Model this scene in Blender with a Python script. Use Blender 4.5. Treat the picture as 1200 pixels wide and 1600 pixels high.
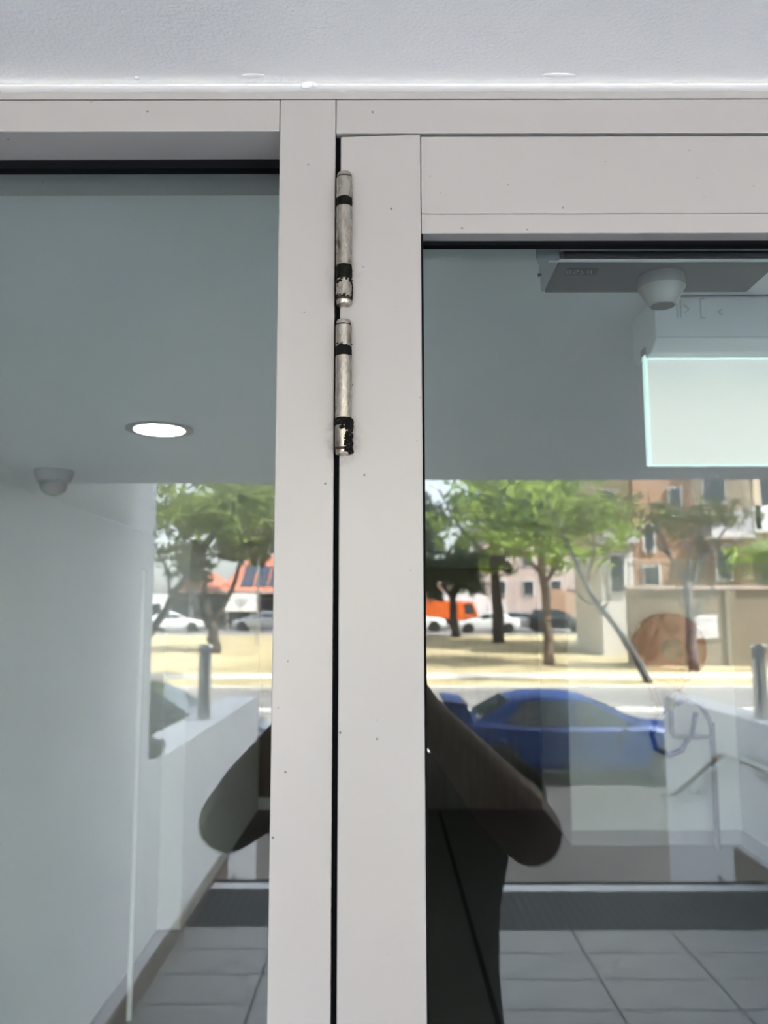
import bpy, bmesh, math, random
from math import pi, sin, cos, radians as R
from mathutils import Vector, Matrix
random.seed(7)
for o in list(bpy.data.objects): bpy.data.objects.remove(o)
S = bpy.context.scene
C = S.collection

# ------------------------------------------------------------------ camera, sky, sun, exposure
cd = bpy.data.cameras.new('camera'); cam = bpy.data.objects.new('camera', cd); C.objects.link(cam)
cam.location = (0, -0.6, 1.65)
cam.rotation_euler = (R(90 + 7.07), R(0.1), 0)
cd.sensor_fit = 'HORIZONTAL'; cd.sensor_width = 36; cd.lens = 38.7
cd.clip_start = 0.01; cd.clip_end = 500
cd.dof.use_dof = True; cd.dof.focus_distance = 0.63; cd.dof.aperture_fstop = 13
S.camera = cam
W = bpy.data.worlds.new('world'); S.world = W; W.use_nodes = True
wn = W.node_tree; bg = wn.nodes['Background']
sky = wn.nodes.new('ShaderNodeTexSky'); sky.sky_type = 'NISHITA'; sky.sun_disc = False
sky.sun_elevation = R(56); sky.sun_rotation = R(64); sky.air_density = 1.0; sky.dust_density = 3.0; sky.ozone_density = 1.0
hs = wn.nodes.new('ShaderNodeHueSaturation'); hs.inputs['Saturation'].default_value = .45      # hazy, whitish sky
wn.links.new(sky.outputs[0], hs.inputs['Color']); wn.links.new(hs.outputs[0], bg.inputs[0]); bg.inputs[1].default_value = 0.28
sd = bpy.data.lights.new('sun', 'SUN'); sun = bpy.data.objects.new('sun', sd); C.objects.link(sun)
sd.energy = 6.6; sd.angle = R(0.6); sd.color = (1, .965, .91)
sun_dir = Vector((0.9, 0.436, 0)).normalized() * cos(R(56)) + Vector((0, 0, sin(R(56))))
sun.rotation_euler = sun_dir.to_track_quat('Z', 'Y').to_euler()
S.view_settings.view_transform = 'Standard'; S.view_settings.look = 'None'
S.view_settings.gamma = 1.0; S.view_settings.use_curve_mapping = False
S.view_settings.exposure = 3.80
S.cycles.max_bounces = 10; S.cycles.diffuse_bounces = 5; S.cycles.glossy_bounces = 5
S.cycles.transparent_max_bounces = 16; S.cycles.sample_clamp_indirect = 6.0
S.cycles.caustics_reflective = False; S.cycles.caustics_refractive = False
S.cycles.use_denoising = True

# ------------------------------------------------------------------ materials
M = {}
def mat(name, col, rough=.5, metal=0, bump=0, bscale=50, var=0, vscale=5, emit=0, spec=.5, coat=0, var2=None, stretch=None):
    m = bpy.data.materials.new(name); m.use_nodes = True; nt = m.node_tree; b = nt.nodes['Principled BSDF']
    b.inputs['Base Color'].default_value = (*col, 1); b.inputs['Roughness'].default_value = rough
    b.inputs['Metallic'].default_value = metal; b.inputs['Specular IOR Level'].default_value = spec
    b.inputs['Coat Weight'].default_value = coat; b.inputs['Coat Roughness'].default_value = .05
    tc = nt.nodes.new('ShaderNodeTexCoord'); src = tc.outputs['Object']
    if stretch:
        mp = nt.nodes.new('ShaderNodeMapping'); mp.inputs['Scale'].default_value = stretch
        nt.links.new(src, mp.inputs[0]); src = mp.outputs[0]
    if var or var2:
        n = nt.nodes.new('ShaderNodeTexNoise'); n.inputs['Scale'].default_value = vscale; n.inputs['Detail'].default_value = 4
        nt.links.new(src, n.inputs['Vector'])
        mx = nt.nodes.new('ShaderNodeMix'); mx.data_type = 'RGBA'
        rp = nt.nodes.new('ShaderNodeMapRange'); rp.inputs[1].default_value = .35; rp.inputs[2].default_value = .65
        nt.links.new(n.outputs['Fac'], rp.inputs[0]); nt.links.new(rp.outputs[0], mx.inputs[0])
        a = var2 if var2 else tuple(min(1, c * (1 + var)) for c in col)
        d = col if var2 else tuple(c * (1 - var) for c in col)
        mx.inputs[6].default_value = (*d, 1); mx.inputs[7].default_value = (*a, 1)
        nt.links.new(mx.outputs[2], b.inputs['Base Color'])
    if bump:
        n2 = nt.nodes.new('ShaderNodeTexNoise'); n2.inputs['Scale'].default_value = bscale; n2.inputs['Detail'].default_value = 3
        nt.links.new(src, n2.inputs['Vector'])
        bp = nt.nodes.new('ShaderNodeBump'); bp.inputs['Strength'].default_value = bump; bp.inputs['Distance'].default_value = .4 / bscale
        nt.links.new(n2.outputs['Fac'], bp.inputs['Height']); nt.links.new(bp.outputs[0], b.inputs['Normal'])
    if emit:
        b.inputs['Emission Color'].default_value = (*col, 1); b.inputs['Emission Strength'].default_value = emit
    M[name] = m
    return m

mat('soffit', (.91, .915, .915), .38, bump=.55, bscale=330, var=.02, vscale=2)
mat('white_trim', (.92, .92, .91), .12, coat=1)
mat('wall_white', (.74, .755, .775), .6, bump=.15, bscale=120, var=.03, vscale=1.2)
mat('lobby_white', (.80, .82, .81), .7, var=.03, vscale=1)
mat('black_rubber', (.004, .005, .006), .8, spec=.08)
mat('skirting', (.20, .17, .145), .5, var=.1, vscale=3)
mat('tile', (.27, .27, .268), .45, var=.10, vscale=6, bump=.05, bscale=60)
mat('grout', (.035, .035, .035), .9)
mat('nosing', (.60, .62, .64), .45, var=.05)
mat('stud_grey', (.10, .107, .115), .6, spec=.2)
mat('tactile', (.022, .025, .028), .7, spec=.2, var=.2, vscale=8)
mat('concrete', (.145, .135, .125), .9, var=.12, vscale=1.5, bump=.2, bscale=30)
mat('asphalt', (.16, .155, .15), .9, var=.15, vscale=.8, bump=.2, bscale=60)
mat('path_pale', (.52, .505, .47), .9, var=.08, vscale=1)
mat('road_paint', (.85, .85, .83), .7)
mat('dry_grass', (.43, .355, .205), .95, var2=(.28, .24, .13), vscale=.5, bump=.4, bscale=20)
mat('green_grass', (.14, .20, .05), .95, var=.2, vscale=1)
mat('rail_steel', (.36, .355, .34), .32, 1)
mat('stainless', (.64, .63, .61), .3, 1, var=.05, vscale=20)
mat('lobby_floor', (.045, .045, .04), .5, var=.1, vscale=2)
mat('lobby_dark', (.05, .035, .025), .5, var=.2, vscale=3, stretch=(8, 8, 1))
mat('lobby_skirt', (.42, .43, .42), .6)
mat('grey_plastic', (.33, .35, .36), .45)
mat('grey_metal', (.085, .09, .097), .4, .3)
mat('alu', (.72, .72, .70), .3, 1)
mat('cone_grey', (.33, .335, .33), .35, .4)
mat('dark_print', (.015, .017, .02), .5)
mat('sign_case', (.70, .735, .735), .5)
mat('faint_print', (.42, .46, .46), .6)
mat('dome_grey', (.20, .21, .21), .5)
mat('dome_dark', (.02, .024, .024), .35)
mat('hose_red', (.24, .012, .010), .5, spec=.1, var=.1)
mat('hub_dark', (.02, .022, .026), 1, spec=0)
mat('hose_black', (.012, .012, .014), .6, spec=.1)
mat('hose_blue', (.008, .02, .12), .6, spec=.1)
mat('brass', (.35, .26, .12), .4, .8)
mat('pipe_grey', (.15, .155, .175), .5, spec=.2)
mat('skin', (.30, .16, .11), .55, var=.08, vscale=8)
mat('shirt', (.010, .010, .011), .9, bump=.2, bscale=200)
mat('trousers', (.012, .013, .010), .9)
mat('hair', (.012, .009, .008), .6, bump=.5, bscale=150)
mat('shoe', (.02, .02, .02), .5)
mat('eye_white', (.7, .7, .68), .2)
mat('eye_dark', (.02, .015, .01), .1)
mat('lip', (.30, .12, .10), .5)
mat('phone_body', (.02, .02, .025), .25, .3)
mat('phone_lens', (.005, .005, .008), .05)
mat('screen', (.01, .012, .015), .08)
mat('car_blue', (.005, .033, .15), .45, .1, spec=.35)
mat('car_dark', (.02, .025, .035), .25, .3, coat=1)
mat('car_white', (.80, .81, .82), .3, coat=.6)
mat('car_silver', (.40, .42, .44), .3, .5, coat=.6)
mat('car_orange', (.75, .14, .02), .4)
mat('car_glass', (.03, .045, .055), .04, spec=.9)
mat('tyre', (.012, .012, .012), .8)
mat('alloy', (.45, .45, .46), .3, .9)
mat('headlight', (.75, .78, .80), .1)
mat('taillight', (.45, .02, .02), .2)
mat('bark', (.16, .115, .085), .9, bump=.6, bscale=12, var=.3, vscale=4, stretch=(1, 1, .2))
mat('bark_dark', (.055, .045, .04), .9, bump=.5, bscale=12, var=.3, vscale=4)
mat('bark_grey', (.13, .13, .13), .9, bump=.4, bscale=14, var=.2, vscale=4)
mat('beige_brick', (.21, .165, .11), .85, var=.08, vscale=1)
mat('orange_brick', (.42, .26, .165), .85, var=.08, vscale=1)
mat('render_pale', (.62, .59, .56), .8, var=.04)
mat('render_lilac', (.52, .50, .53), .8, var=.04)
mat('render_cream', (.66, .55, .40), .8, var=.04)
mat('render_pink', (.52, .42, .37), .85, var=.05)
mat('roof_red', (.46, .17, .11), .8, var=.15, vscale=1)
mat('shop_dark', (.035, .035, .035), .5)
mat('far_glass', (.05, .06, .065), .1)
mat('solar', (.045, .06, .085), .15)
mat('white_paint', (.86, .87, .88), .5)
mat('sign_print', (.20, .24, .27), .6)
mat('grey_bundle', (.06, .06, .062), .8, bump=.8, bscale=30, var=.3, vscale=20)
mat('trim_ring', (.14, .145, .145), .5)
mat('lamp_glow', (1, .98, .93), .5, emit=34)
mat('sign_glow', (.84, .85, .80), .5, emit=.030)
mat('sign_edge', (.74, 1, .93), .3, emit=.055)
mat('grease', (.003, .003, .0025), .6, spec=.15, bump=.8, bscale=900)
mat('rust', (.045, .02, .011), .7, bump=.6, bscale=900, var=.4, vscale=300)

def leafmat(name, c1, c2, trans=.35):
    m = bpy.data.materials.new(name); m.use_nodes = True; nt = m.node_tree; nt.nodes.clear()
    out = nt.nodes.new('ShaderNodeOutputMaterial'); d = nt.nodes.new('ShaderNodeBsdfDiffuse'); t = nt.nodes.new('ShaderNodeBsdfTranslucent')
    mx = nt.nodes.new('ShaderNodeMixShader'); mx.inputs[0].default_value = trans
    tc = nt.nodes.new('ShaderNodeTexCoord'); n = nt.nodes.new('ShaderNodeTexNoise'); n.inputs['Scale'].default_value = 1.3
    c = nt.nodes.new('ShaderNodeMix'); c.data_type = 'RGBA'; c.inputs[6].default_value = (*c1, 1); c.inputs[7].default_value = (*c2, 1)
    nt.links.new(tc.outputs['Object'], n.inputs['Vector']); nt.links.new(n.outputs['Fac'], c.inputs[0])
    nt.links.new(c.outputs[2], d.inputs[0]); nt.links.new(c.outputs[2], t.inputs[0])
    nt.links.new(d.outputs[0], mx.inputs[1]); nt.links.new(t.outputs[0], mx.inputs[2]); nt.links.new(mx.outputs[0], out.inputs[0])
    M[name] = m
leafmat('leaf_bright', (.20, .33, .06), (.40, .48, .12), .45)
leafmat('leaf_mid', (.13, .19, .05), (.27, .31, .10), .4)
leafmat('leaf_dark', (.035, .055, .025), (.07, .085, .045), .25)
leafmat('leaf_olive', (.10, .12, .05), (.19, .19, .09), .35)

def frame_material():                                   # pearl powder coat with dust specks
    m = mat('frame', (.405, .392, .379), .36, bump=.06, bscale=700); nt = m.node_tree; b = nt.nodes['Principled BSDF']
    tc = [n for n in nt.nodes if n.type == 'TEX_COORD'][0]
    geo = nt.nodes.new('ShaderNodeNewGeometry')
    v = nt.nodes.new('ShaderNodeTexVoronoi'); v.inputs['Scale'].default_value = 75
    nz = nt.nodes.new('ShaderNodeTexNoise'); nz.inputs['Scale'].default_value = 45
    for n in (v, nz): nt.links.new(geo.outputs['Position'], n.inputs['Vector'])
    rp = nt.nodes.new('ShaderNodeMapRange'); rp.inputs[1].default_value = .05; rp.inputs[2].default_value = .085
    rp.inputs[3].default_value = 1; rp.inputs[4].default_value = 0
    nt.links.new(v.outputs['Distance'], rp.inputs[0])
    r2 = nt.nodes.new('ShaderNodeMapRange'); r2.inputs[1].default_value = .49; r2.inputs[2].default_value = .56
    nt.links.new(nz.outputs['Fac'], r2.inputs[0])
    mu = nt.nodes.new('ShaderNodeMath'); mu.operation = 'MULTIPLY'; nt.links.new(rp.outputs[0], mu.inputs[0]); nt.links.new(r2.outputs[0], mu.inputs[1])
    # soft grime smeared around the two hinge barrels
    sx = nt.nodes.new('ShaderNodeSeparateXYZ'); nt.links.new(geo.outputs['Position'], sx.inputs[0])
    def math_(op, a, bb):
        k = nt.nodes.new('ShaderNodeMath'); k.operation = op
        for i, q in enumerate((a, bb)):
            if isinstance(q, (int, float)): k.inputs[i].default_value = q
            else: nt.links.new(q, k.inputs[i])
        return k.outputs[0]
    dx = math_('DIVIDE', math_('ABSOLUTE', math_('ADD', sx.outputs[0], .0300), 0), .0165)
    tot = None
    for zc, hh, amt in ((1.7785, .028, .62), (1.905, .02, .30), (1.957, .016, .12), (1.845, .014, .10)):
        dz = math_('DIVIDE', math_('ABSOLUTE', math_('ADD', sx.outputs[2], -zc), 0), hh * .8)
        q = math_('ADD', math_('MULTIPLY', dx, dx), math_('MULTIPLY', dz, dz))
        e = math_('MULTIPLY', math_('MAXIMUM', math_('SUBTRACT', 1, q), 0), amt)
        tot = e if tot is None else math_('MAXIMUM', tot, e)
    g2 = nt.nodes.new('ShaderNodeTexNoise'); g2.inputs['Scale'].default_value = 190; g2.inputs['Detail'].default_value = 6; nt.links.new(geo.outputs['Position'], g2.inputs['Vector'])
    tot = math_('MULTIPLY', tot, math_('MAXIMUM', math_('MULTIPLY', math_('SUBTRACT', g2.outputs['Fac'], .38), 2.6), 0))
    fac = math_('MINIMUM', math_('MAXIMUM', math_('MULTIPLY', mu.outputs[0], .75), tot), 1)
    mx = nt.nodes.new('ShaderNodeMix'); mx.data_type = 'RGBA'; nt.links.new(fac, mx.inputs[0])
    mx.inputs[6].default_value = (.405, .392, .379, 1); mx.inputs[7].default_value = (.05, .05, .05, 1)
    nt.links.new(mx.outputs[2], b.inputs['Base Color'])
frame_material()

def hinge_material():
    m = mat('hinge_steel', (.60, .56, .50), .33, 1); nt = m.node_tree; b = nt.nodes['Principled BSDF']
    geo = nt.nodes.new('ShaderNodeNewGeometry'); n = nt.nodes.new('ShaderNodeTexNoise'); n.inputs['Scale'].default_value = 160; n.inputs['Detail'].default_value = 6
    mp = nt.nodes.new('ShaderNodeMapping'); mp.inputs['Scale'].default_value = (1, 1, .45)
    nt.links.new(geo.outputs['Position'], mp.inputs[0]); nt.links.new(mp.outputs[0], n.inputs['Vector'])
    rp = nt.nodes.new('ShaderNodeMapRange'); rp.inputs[1].default_value = .52; rp.inputs[2].default_value = .78; nt.links.new(n.outputs['Fac'], rp.inputs[0])
    mx = nt.nodes.new('ShaderNodeMix'); mx.data_type = 'RGBA'; mx.inputs[6].default_value = (.47, .43, .37, 1); mx.inputs[7].default_value = (.09, .075, .06, 1)
    nt.links.new(rp.outputs[0], mx.inputs[0]); nt.links.new(mx.outputs[2], b.inputs['Base Color'])
    r2 = nt.nodes.new('ShaderNodeMapRange'); r2.inputs[3].default_value = .16; r2.inputs[4].default_value = .40; nt.links.new(n.outputs['Fac'], r2.inputs[0])
    nt.links.new(r2.outputs[0], b.inputs['Roughness'])
hinge_material()

def glass_material(name, r0, tint):
    m = bpy.data.materials.new(name); m.use_nodes = True; nt = m.node_tree; nt.nodes.clear()
    out = nt.nodes.new('ShaderNodeOutputMaterial'); g = nt.nodes.new('ShaderNodeBsdfGlossy'); t = nt.nodes.new('ShaderNodeBsdfTransparent')
    g.inputs['Roughness'].default_value = 0; g.inputs['Color'].default_value = (1, 1, 1, 1); t.inputs['Color'].default_value = (*tint, 1)
    lw = nt.nodes.new('ShaderNodeLayerWeight'); lw.inputs['Blend'].default_value = .5
    pw = nt.nodes.new('ShaderNodeMath'); pw.operation = 'POWER'; pw.inputs[1].default_value = 5; nt.links.new(lw.outputs['Facing'], pw.inputs[0])
    ad = nt.nodes.new('ShaderNodeMath'); ad.operation = 'MULTIPLY_ADD'; ad.inputs[1].default_value = .8; ad.inputs[2].default_value = r0
    nt.links.new(pw.outputs[0], ad.inputs[0])
    mx = nt.nodes.new('ShaderNodeMixShader'); nt.links.new(ad.outputs[0], mx.inputs[0])
    nt.links.new(t.outputs[0], mx.inputs[1]); nt.links.new(g.outputs[0], mx.inputs[2]); nt.links.new(mx.outputs[0], out.inputs[0])
    M[name] = m
glass_material('door_glass', .039, (.88, .92, .915))
glass_material('clear_acrylic', .04, (.92, .98, .96))

# ------------------------------------------------------------------ mesh helpers
class MB:
    def __init__(s): s.v = []; s.f = []
    def add(s, vs, fs):
        k = len(s.v); s.v += [tuple(p) for p in vs]; s.f += [tuple(i + k for i in q) for q in fs]; return s
    def box(s, x0, x1, y0, y1, z0, z1):
        return s.add([(x0, y0, z0), (x1, y0, z0), (x1, y1, z0), (x0, y1, z0), (x0, y0, z1), (x1, y0, z1), (x1, y1, z1), (x0, y1, z1)],
                     [(0, 3, 2, 1), (4, 5, 6, 7), (0, 1, 5, 4), (1, 2, 6, 5), (2, 3, 7, 6), (3, 0, 4, 7)])
    def prism(s, pts, axis, a, b):
        def P(u, v, t): return {'x': (t, u, v), 'y': (u, t, v), 'z': (u, v, t)}[axis]
        n = len(pts); vs = [P(u, v, a) for u, v in pts] + [P(u, v, b) for u, v in pts]
        return s.add(vs, [tuple(range(n))[::-1], tuple(range(n, 2 * n))] + [(i, (i + 1) % n, n + (i + 1) % n, n + i) for i in range(n)])
    def tube(s, path, rad, n=10, closed=False, caps=True):
        pts = [Vector(p) for p in path]; m = len(pts)
        rad = rad if isinstance(rad, (list, tuple)) else [rad] * m
        vs = []; up = None
        for i, p in enumerate(pts):
            if closed: d = pts[(i + 1) % m] - pts[i - 1]
            else: d = pts[min(i + 1, m - 1)] - pts[max(i - 1, 0)]
            d.normalize()
            if up is None: up = Vector((0, 1, 0)) if abs(d.z) > .7 else d.orthogonal().normalized()
            up = (up - d * up.dot(d)).normalized(); q = d.cross(up)
            r = rad[i]; rx, ry = r if isinstance(r, tuple) else (r, r)
            vs += [p + up * cos(2 * pi * k / n) * rx + q * sin(2 * pi * k / n) * ry for k in range(n)]
        fs = [(i * n + k, i * n + (k + 1) % n, ((i + 1) % m) * n + (k + 1) % n, ((i + 1) % m) * n + k) for i in range(m if closed else m - 1) for k in range(n)]
        if caps and not closed: fs += [tuple(range(n))[::-1], tuple((m - 1) * n + k for k in range(n))]
        return s.add(vs, fs)
    def lathe(s, c, prof, n=24, axis='z'):
        vs = []
        for r, h in prof:
            for k in range(n):
                a = 2 * pi * k / n; u, v = r * cos(a), r * sin(a)
                vs.append((c[0] + u, c[1] + v, c[2] + h) if axis == 'z' else ((c[0] + u, c[1] + h, c[2] + v) if axis == 'y' else (c[0] + h, c[1] + u, c[2] + v)))
        m = len(prof)
        fs = [(i * n + k, i * n + (k + 1) % n, (i + 1) * n + (k + 1) % n, (i + 1) * n + k) for i in range(m - 1) for k in range(n)]
        return s.add(vs, fs + [tuple(range(n))[::-1], tuple((m - 1) * n + k for k in range(n))])
    def ell(s, c, r, nu=16, nv=10):
        vs = []; fs = []
        for j in range(nv + 1):
            t = pi * j / nv
            for k in range(nu):
                a = 2 * pi * k / nu
                vs.append((c[0] + r[0] * sin(t) * cos(a), c[1] + r[1] * sin(t) * sin(a), c[2] + r[2] * cos(t)))
        fs = [(j * nu + k, j * nu + (k + 1) % nu, (j + 1) * nu + (k + 1) % nu, (j + 1) * nu + k) for j in range(nv) for k in range(nu)]
        return s.add(vs, fs)
    def mesh(s, name):
        me = bpy.data.meshes.new(name); me.from_pydata(s.v, [], s.f)
        bm = bmesh.new(); bm.from_mesh(me); bmesh.ops.remove_doubles(bm, verts=bm.verts, dist=1e-6)
        bmesh.ops.recalc_face_normals(bm, faces=bm.faces); bm.to_mesh(me); bm.free(); return me
    def build(s, name, m, parent=None, smooth=False, bevel=0, raw=False):
        if raw:
            me = bpy.data.meshes.new(name); me.from_pydata(s.v, [], s.f)
        else: me = s.mesh(name)
        return link(name, me, m, parent, smooth, bevel)
def link(name, me, m, parent=None, smooth=False, bevel=0):
    if m and not me.materials: me.materials.append(M[m])
    o = bpy.data.objects.new(name, me); C.objects.link(o); o.parent = parent
    if smooth:
        for p in me.polygons: p.use_smooth = True
        if smooth != 'full': me.set_sharp_from_angle(angle=R(40))
    if bevel:
        b = o.modifiers.new('bevel', 'BEVEL'); b.width = bevel; b.segments = 2; b.limit_method = 'ANGLE'
    return o
def empty(name, loc=(0, 0, 0), rz=0):
    o = bpy.data.objects.new(name, None); C.objects.link(o); o.location = loc; o.rotation_euler = (0, 0, rz); o.empty_display_size = .1; return o
def tag(o, label, cat, group=None):
    o['label'] = label; o['category'] = cat
    if group: o['group'] = group
    return o
def struct(o, label=None):
    o['kind'] = 'structure'
    if label: o['label'] = label
    return o
def copy_tree(o, parent=None):
    c = o.copy(); C.objects.link(c); c.parent = parent
    for ch in list(o.children): copy_tree(ch, c)
    return c
def box(name, m, *a, parent=None, bevel=0): return MB().box(*a).build(name, m, parent, bevel=bevel)

ZC = 2.061          # ceiling level inside and out
# ================================================================== STRUCTURE: shop front
def S_(o, label): return struct(o, label)
# soffit, its rounded lip and the shadow strip above the frame
so = MB().box(-1.32, 2.61, -1.87, .012, ZC, ZC + .03).build('ceiling_porch', 'soffit'); S_(so, 'white stippled soffit over the glass entrance')
lip = MB().prism([(-.0005, ZC + .001), (-.0035, ZC - .0005), (-.0052, ZC - .0022), (-.0058, ZC - .0042), (-.0045, ZC - .0052), (.004, ZC - .0052), (.012, ZC + .001)], 'x', -1.06, 2.34).build('trim_1', 'white_trim', smooth=True)
S_(lip, 'thin glossy white sealant bead along the soffit edge')
for x, y, z, rx, rz in ((-.060, -.0052, ZC - .0042, .004, .0022), (-.053, -.0055, ZC - .0038, .0022, .0018), (-.058, -.0035, ZC - .001, .006, .0014), (.135, -.012, ZC - .0001, .014, .0008), (-.10, -.012, ZC - .0001, .010, .0007), (-.19, -.009, ZC - .0001, .002, .0009)):
    MB().ell((x, y, z), (rx, .0022, rz), 10, 6).build('paint_flake', 'white_trim', lip, smooth='full')
st = box('trim_2', 'frame', -1.06, 2.34, .001, .03, 2.0502, ZC - .004); S_(st, 'narrow grey shadow strip between the soffit and the door frame')
# mullion between the side pane and the door
mu = box('trim_3', 'frame', -.0802, -.0370, 0, .10, 0, 2.0490, bevel=.0008); S_(mu, 'pale grey metal mullion beside the hinged door')
hd = box('trim_4', 'frame', -.0366, .905, .0002, .10, 2.0208, 2.0490, bevel=.0008); S_(hd, 'pale grey metal head rail above the door')
m2 = box('trim_5', 'frame', .9055, .9487, 0, .10, 0, 2.0490, bevel=.0008); S_(m2, 'pale grey metal mullion on the latch side of the door')
stop = MB().box(-.0369, -.0329, .006, .10, 0, 2.0203).build('trim_6', 'black_rubber'); S_(stop, 'black rubber seal brought forward to keep the hinge gap dark')  # seal set near the front, its black standing in for shade in the gap

def fixed_pane(n, x0, x1, label):
    e = empty('window_%d' % n); S_(e, label)
    box('head', 'frame', x0, x1 - .0004, .0002, .10, 2.0228, 2.0490, parent=e, bevel=.0008)
    box('jamb', 'frame', x0, x0 + .042, .0004, .10, .06, 2.0226, parent=e, bevel=.0008)
    box('sill', 'frame', x0, x1 - .0004, .0002, .10, 0, .06, parent=e, bevel=.0008)
    g = MB().box(x0 + .042, x1, .0405, .0495, 2.0150, 2.0227)
    g.build('gasket', 'black_rubber', e)
    MB().box(x0 + .042, x1, .0405, .0495, .0602, .068).build('gasket', 'black_rubber', e)
    MB().box(x1 - .0022, x1 - .0004, .0405, .0495, .068, 2.0150).build('gasket', 'black_rubber', e)
    MB().box(x0 + .042, x1 - .0004, .05, .0565, .0602, 2.0226).build('glass_pane', 'door_glass', e)
    return e
fixed_pane(1, -1.06, -.0802, 'fixed side pane of reflective grey glass beside the mullion')
fixed_pane(2, .9487, 2.34, 'fixed pane of reflective grey glass past the latch side mullion')

dr = empty('door_1', (-.0328, 0, 0)); S_(dr, 'pale grey metal framed glass door with two barrel hinges')
X0 = .0328
MB().prism([(0, .012), (.0615, .012), (.0615, 2.0192), (0, 2.0172)], 'y', -.0012, .045).build('hinge_stile', 'frame', dr, bevel=.0009)
box('latch_stile', 'frame', .8705, .932, -.001, .045, .012, 2.018, parent=dr, bevel=.0009)
box('top_rail', 'frame', .0620, .8700, -.0003, .045, 1.9548, 2.0178, parent=dr, bevel=.0006)
box('glazing_bead', 'frame', .0620, .8700, -.0003, .016, 1.9388, 1.9544, parent=dr, bevel=.0006)
box('bottom_rail', 'frame', .0620, .8700, -.0003, .045, .012, .12, parent=dr, bevel=.0006)
box('gasket', 'black_rubber', .0615, .8705, .0125, .0205, 1.9355, 1.9386, parent=dr)
box('gasket', 'black_rubber', .0615, .0632, .0005, .0205, .12, 1.9386, parent=dr)
box('gasket', 'black_rubber', .8690, .8705, .0005, .0205, .12, 1.9386, parent=dr)
box('glass_pane', 'door_glass', .0632, .8690, .0206, .0270, .118, 1.9480, parent=dr)
box('back_bead', 'frame', .0620, .8700, .0275, .045, 1.9480, 1.9546, parent=dr)

# ================================================================== STRUCTURE: porch
fl = box('floor', 'grout', -1.067, 2.35, -3.935, .11, -.2, -.0025); S_(fl, 'porch floor of grey rectangular tiles')
tw, td = .517, .295
tm = MB().box(.0042, tw - .0042, .0042, td - .0042, -.006, 0).mesh('tile'); tm.materials.append(M['tile'])
xs0 = .983 - 4 * tw
for i in range(8):
    for j in range(14):
        x = xs0 + i * tw; y = -3.935 + j * td
        x1 = min(x + tw, 2.35); xa = max(x, -1.067); y1 = min(y + td, .11)
        if x1 - xa < tw - 1e-4 or y1 - y < td - 1e-4:
            MB().box(xa + .0042, x1 - .0042, y + .0042, y1 - .0042, -.006, 0).build('tile', 'tile', fl)
        else:
            o = link('tile', tm, None, fl); o.location = (x, y, 0)
# tactile strip before the steps
tp = box('tactile_paving', 'grout', -1.067, 2.35, -4.545, -3.935, -.2, -.006)
tag(tp, 'dark studded tactile paving strip at the top of the steps', 'paving'); tp['kind'] = 'structure'
w = (2.35 + 1.067) / 11
pm = MB().box(.002, w - .002, .002, .303, -.006, 0).mesh('tactile_tile'); pm.materials.append(M['tactile'])
sb = MB()
for i in range(11):
    for j in range(2):
        o = link('tactile_tile', pm, None, tp); o.location = (-1.067 + i * w, -4.545 + j * .305, 0)
for i in range(68):
    for j in range(12):
        sb.lathe((-1.042 + i * .0503, -4.52 + j * .0508, 0), [(.0175, 0), (.012, .005)], 8)
s_ = sb.build('stud', 'stud_grey', tp, raw=True); s_['kind'] = 'stuff'
nz = box('trim_7', 'nosing', -1.067, 2.35, -4.70, -4.545, -.2, .001); S_(nz, 'pale metal nosing on the top step')
box('edge_band', 'black_rubber', -1.067, 2.35, -4.712, -4.66, -.05, .003, parent=nz)
# steps
stp = empty('floor_steps'); S_(stp, 'concrete steps down to the footpath')
for k in range(6):
    box('step', 'concrete', -1.067, 2.35, -4.70 - .30 * (k + 1), -4.70 - .30 * k, -1.05, -.167 * (k + 1) if k < 5 else -1.0, parent=stp)
# side walls: tall fin under the soffit, low parapet beyond
for side, xa, xb, nm in ((-1, -1.327, -1.067, 'left'), (1, 2.35, 2.61, 'right')):
    e = box('wall_' + nm, 'wall_white', xa, xb, -3.13, .11, -.2, ZC); S_(e, 'white rendered side wall of the porch')
    up = box('upper_wall', 'wall_white', xa, xb, -3.13, -1.88, ZC, 2.499, parent=e)
    lw = box('wall_parapet_' + nm, 'wall_white', xa, xb, -6.45, -3.1305, -1.05, .97, bevel=.004); S_(lw, 'low white rendered wall beside the steps')
    xi = xb if side < 0 else xa; xo = xi + .012 * (1 if side < 0 else -1)
    sk = MB().prism([(-4.72, 0), (-.01, 0), (-.01, .10), (-5.12, .10), (-5.12, -.16), (-4.72, -.16)], 'x', min(xi, xo), max(xi, xo)).build('baseboard_' + nm, 'skirting'); S_(sk, 'brown tile skirting along the porch wall')
    MB().prism([(-5.42, -.33), (-5.125, -.33), (-5.125, -.17), (-5.42, -.17)], 'x', min(xi, xo), max(xi, xo)).build('step_skirting', 'skirting', sk)
    MB().prism([(-5.72, -.50), (-5.425, -.50), (-5.425, -.34), (-5.72, -.34)], 'x', min(xi, xo), max(xi, xo)).build('step_skirting', 'skirting', sk)
cs = MB().tube([(-1.05, 3.02, 0), (-1.05, 3.02, 1.85)], .011, 10).build('trim_8', 'white_trim', smooth=True); S_(cs, 'slim white post standing in the lobby by the wall')
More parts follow.
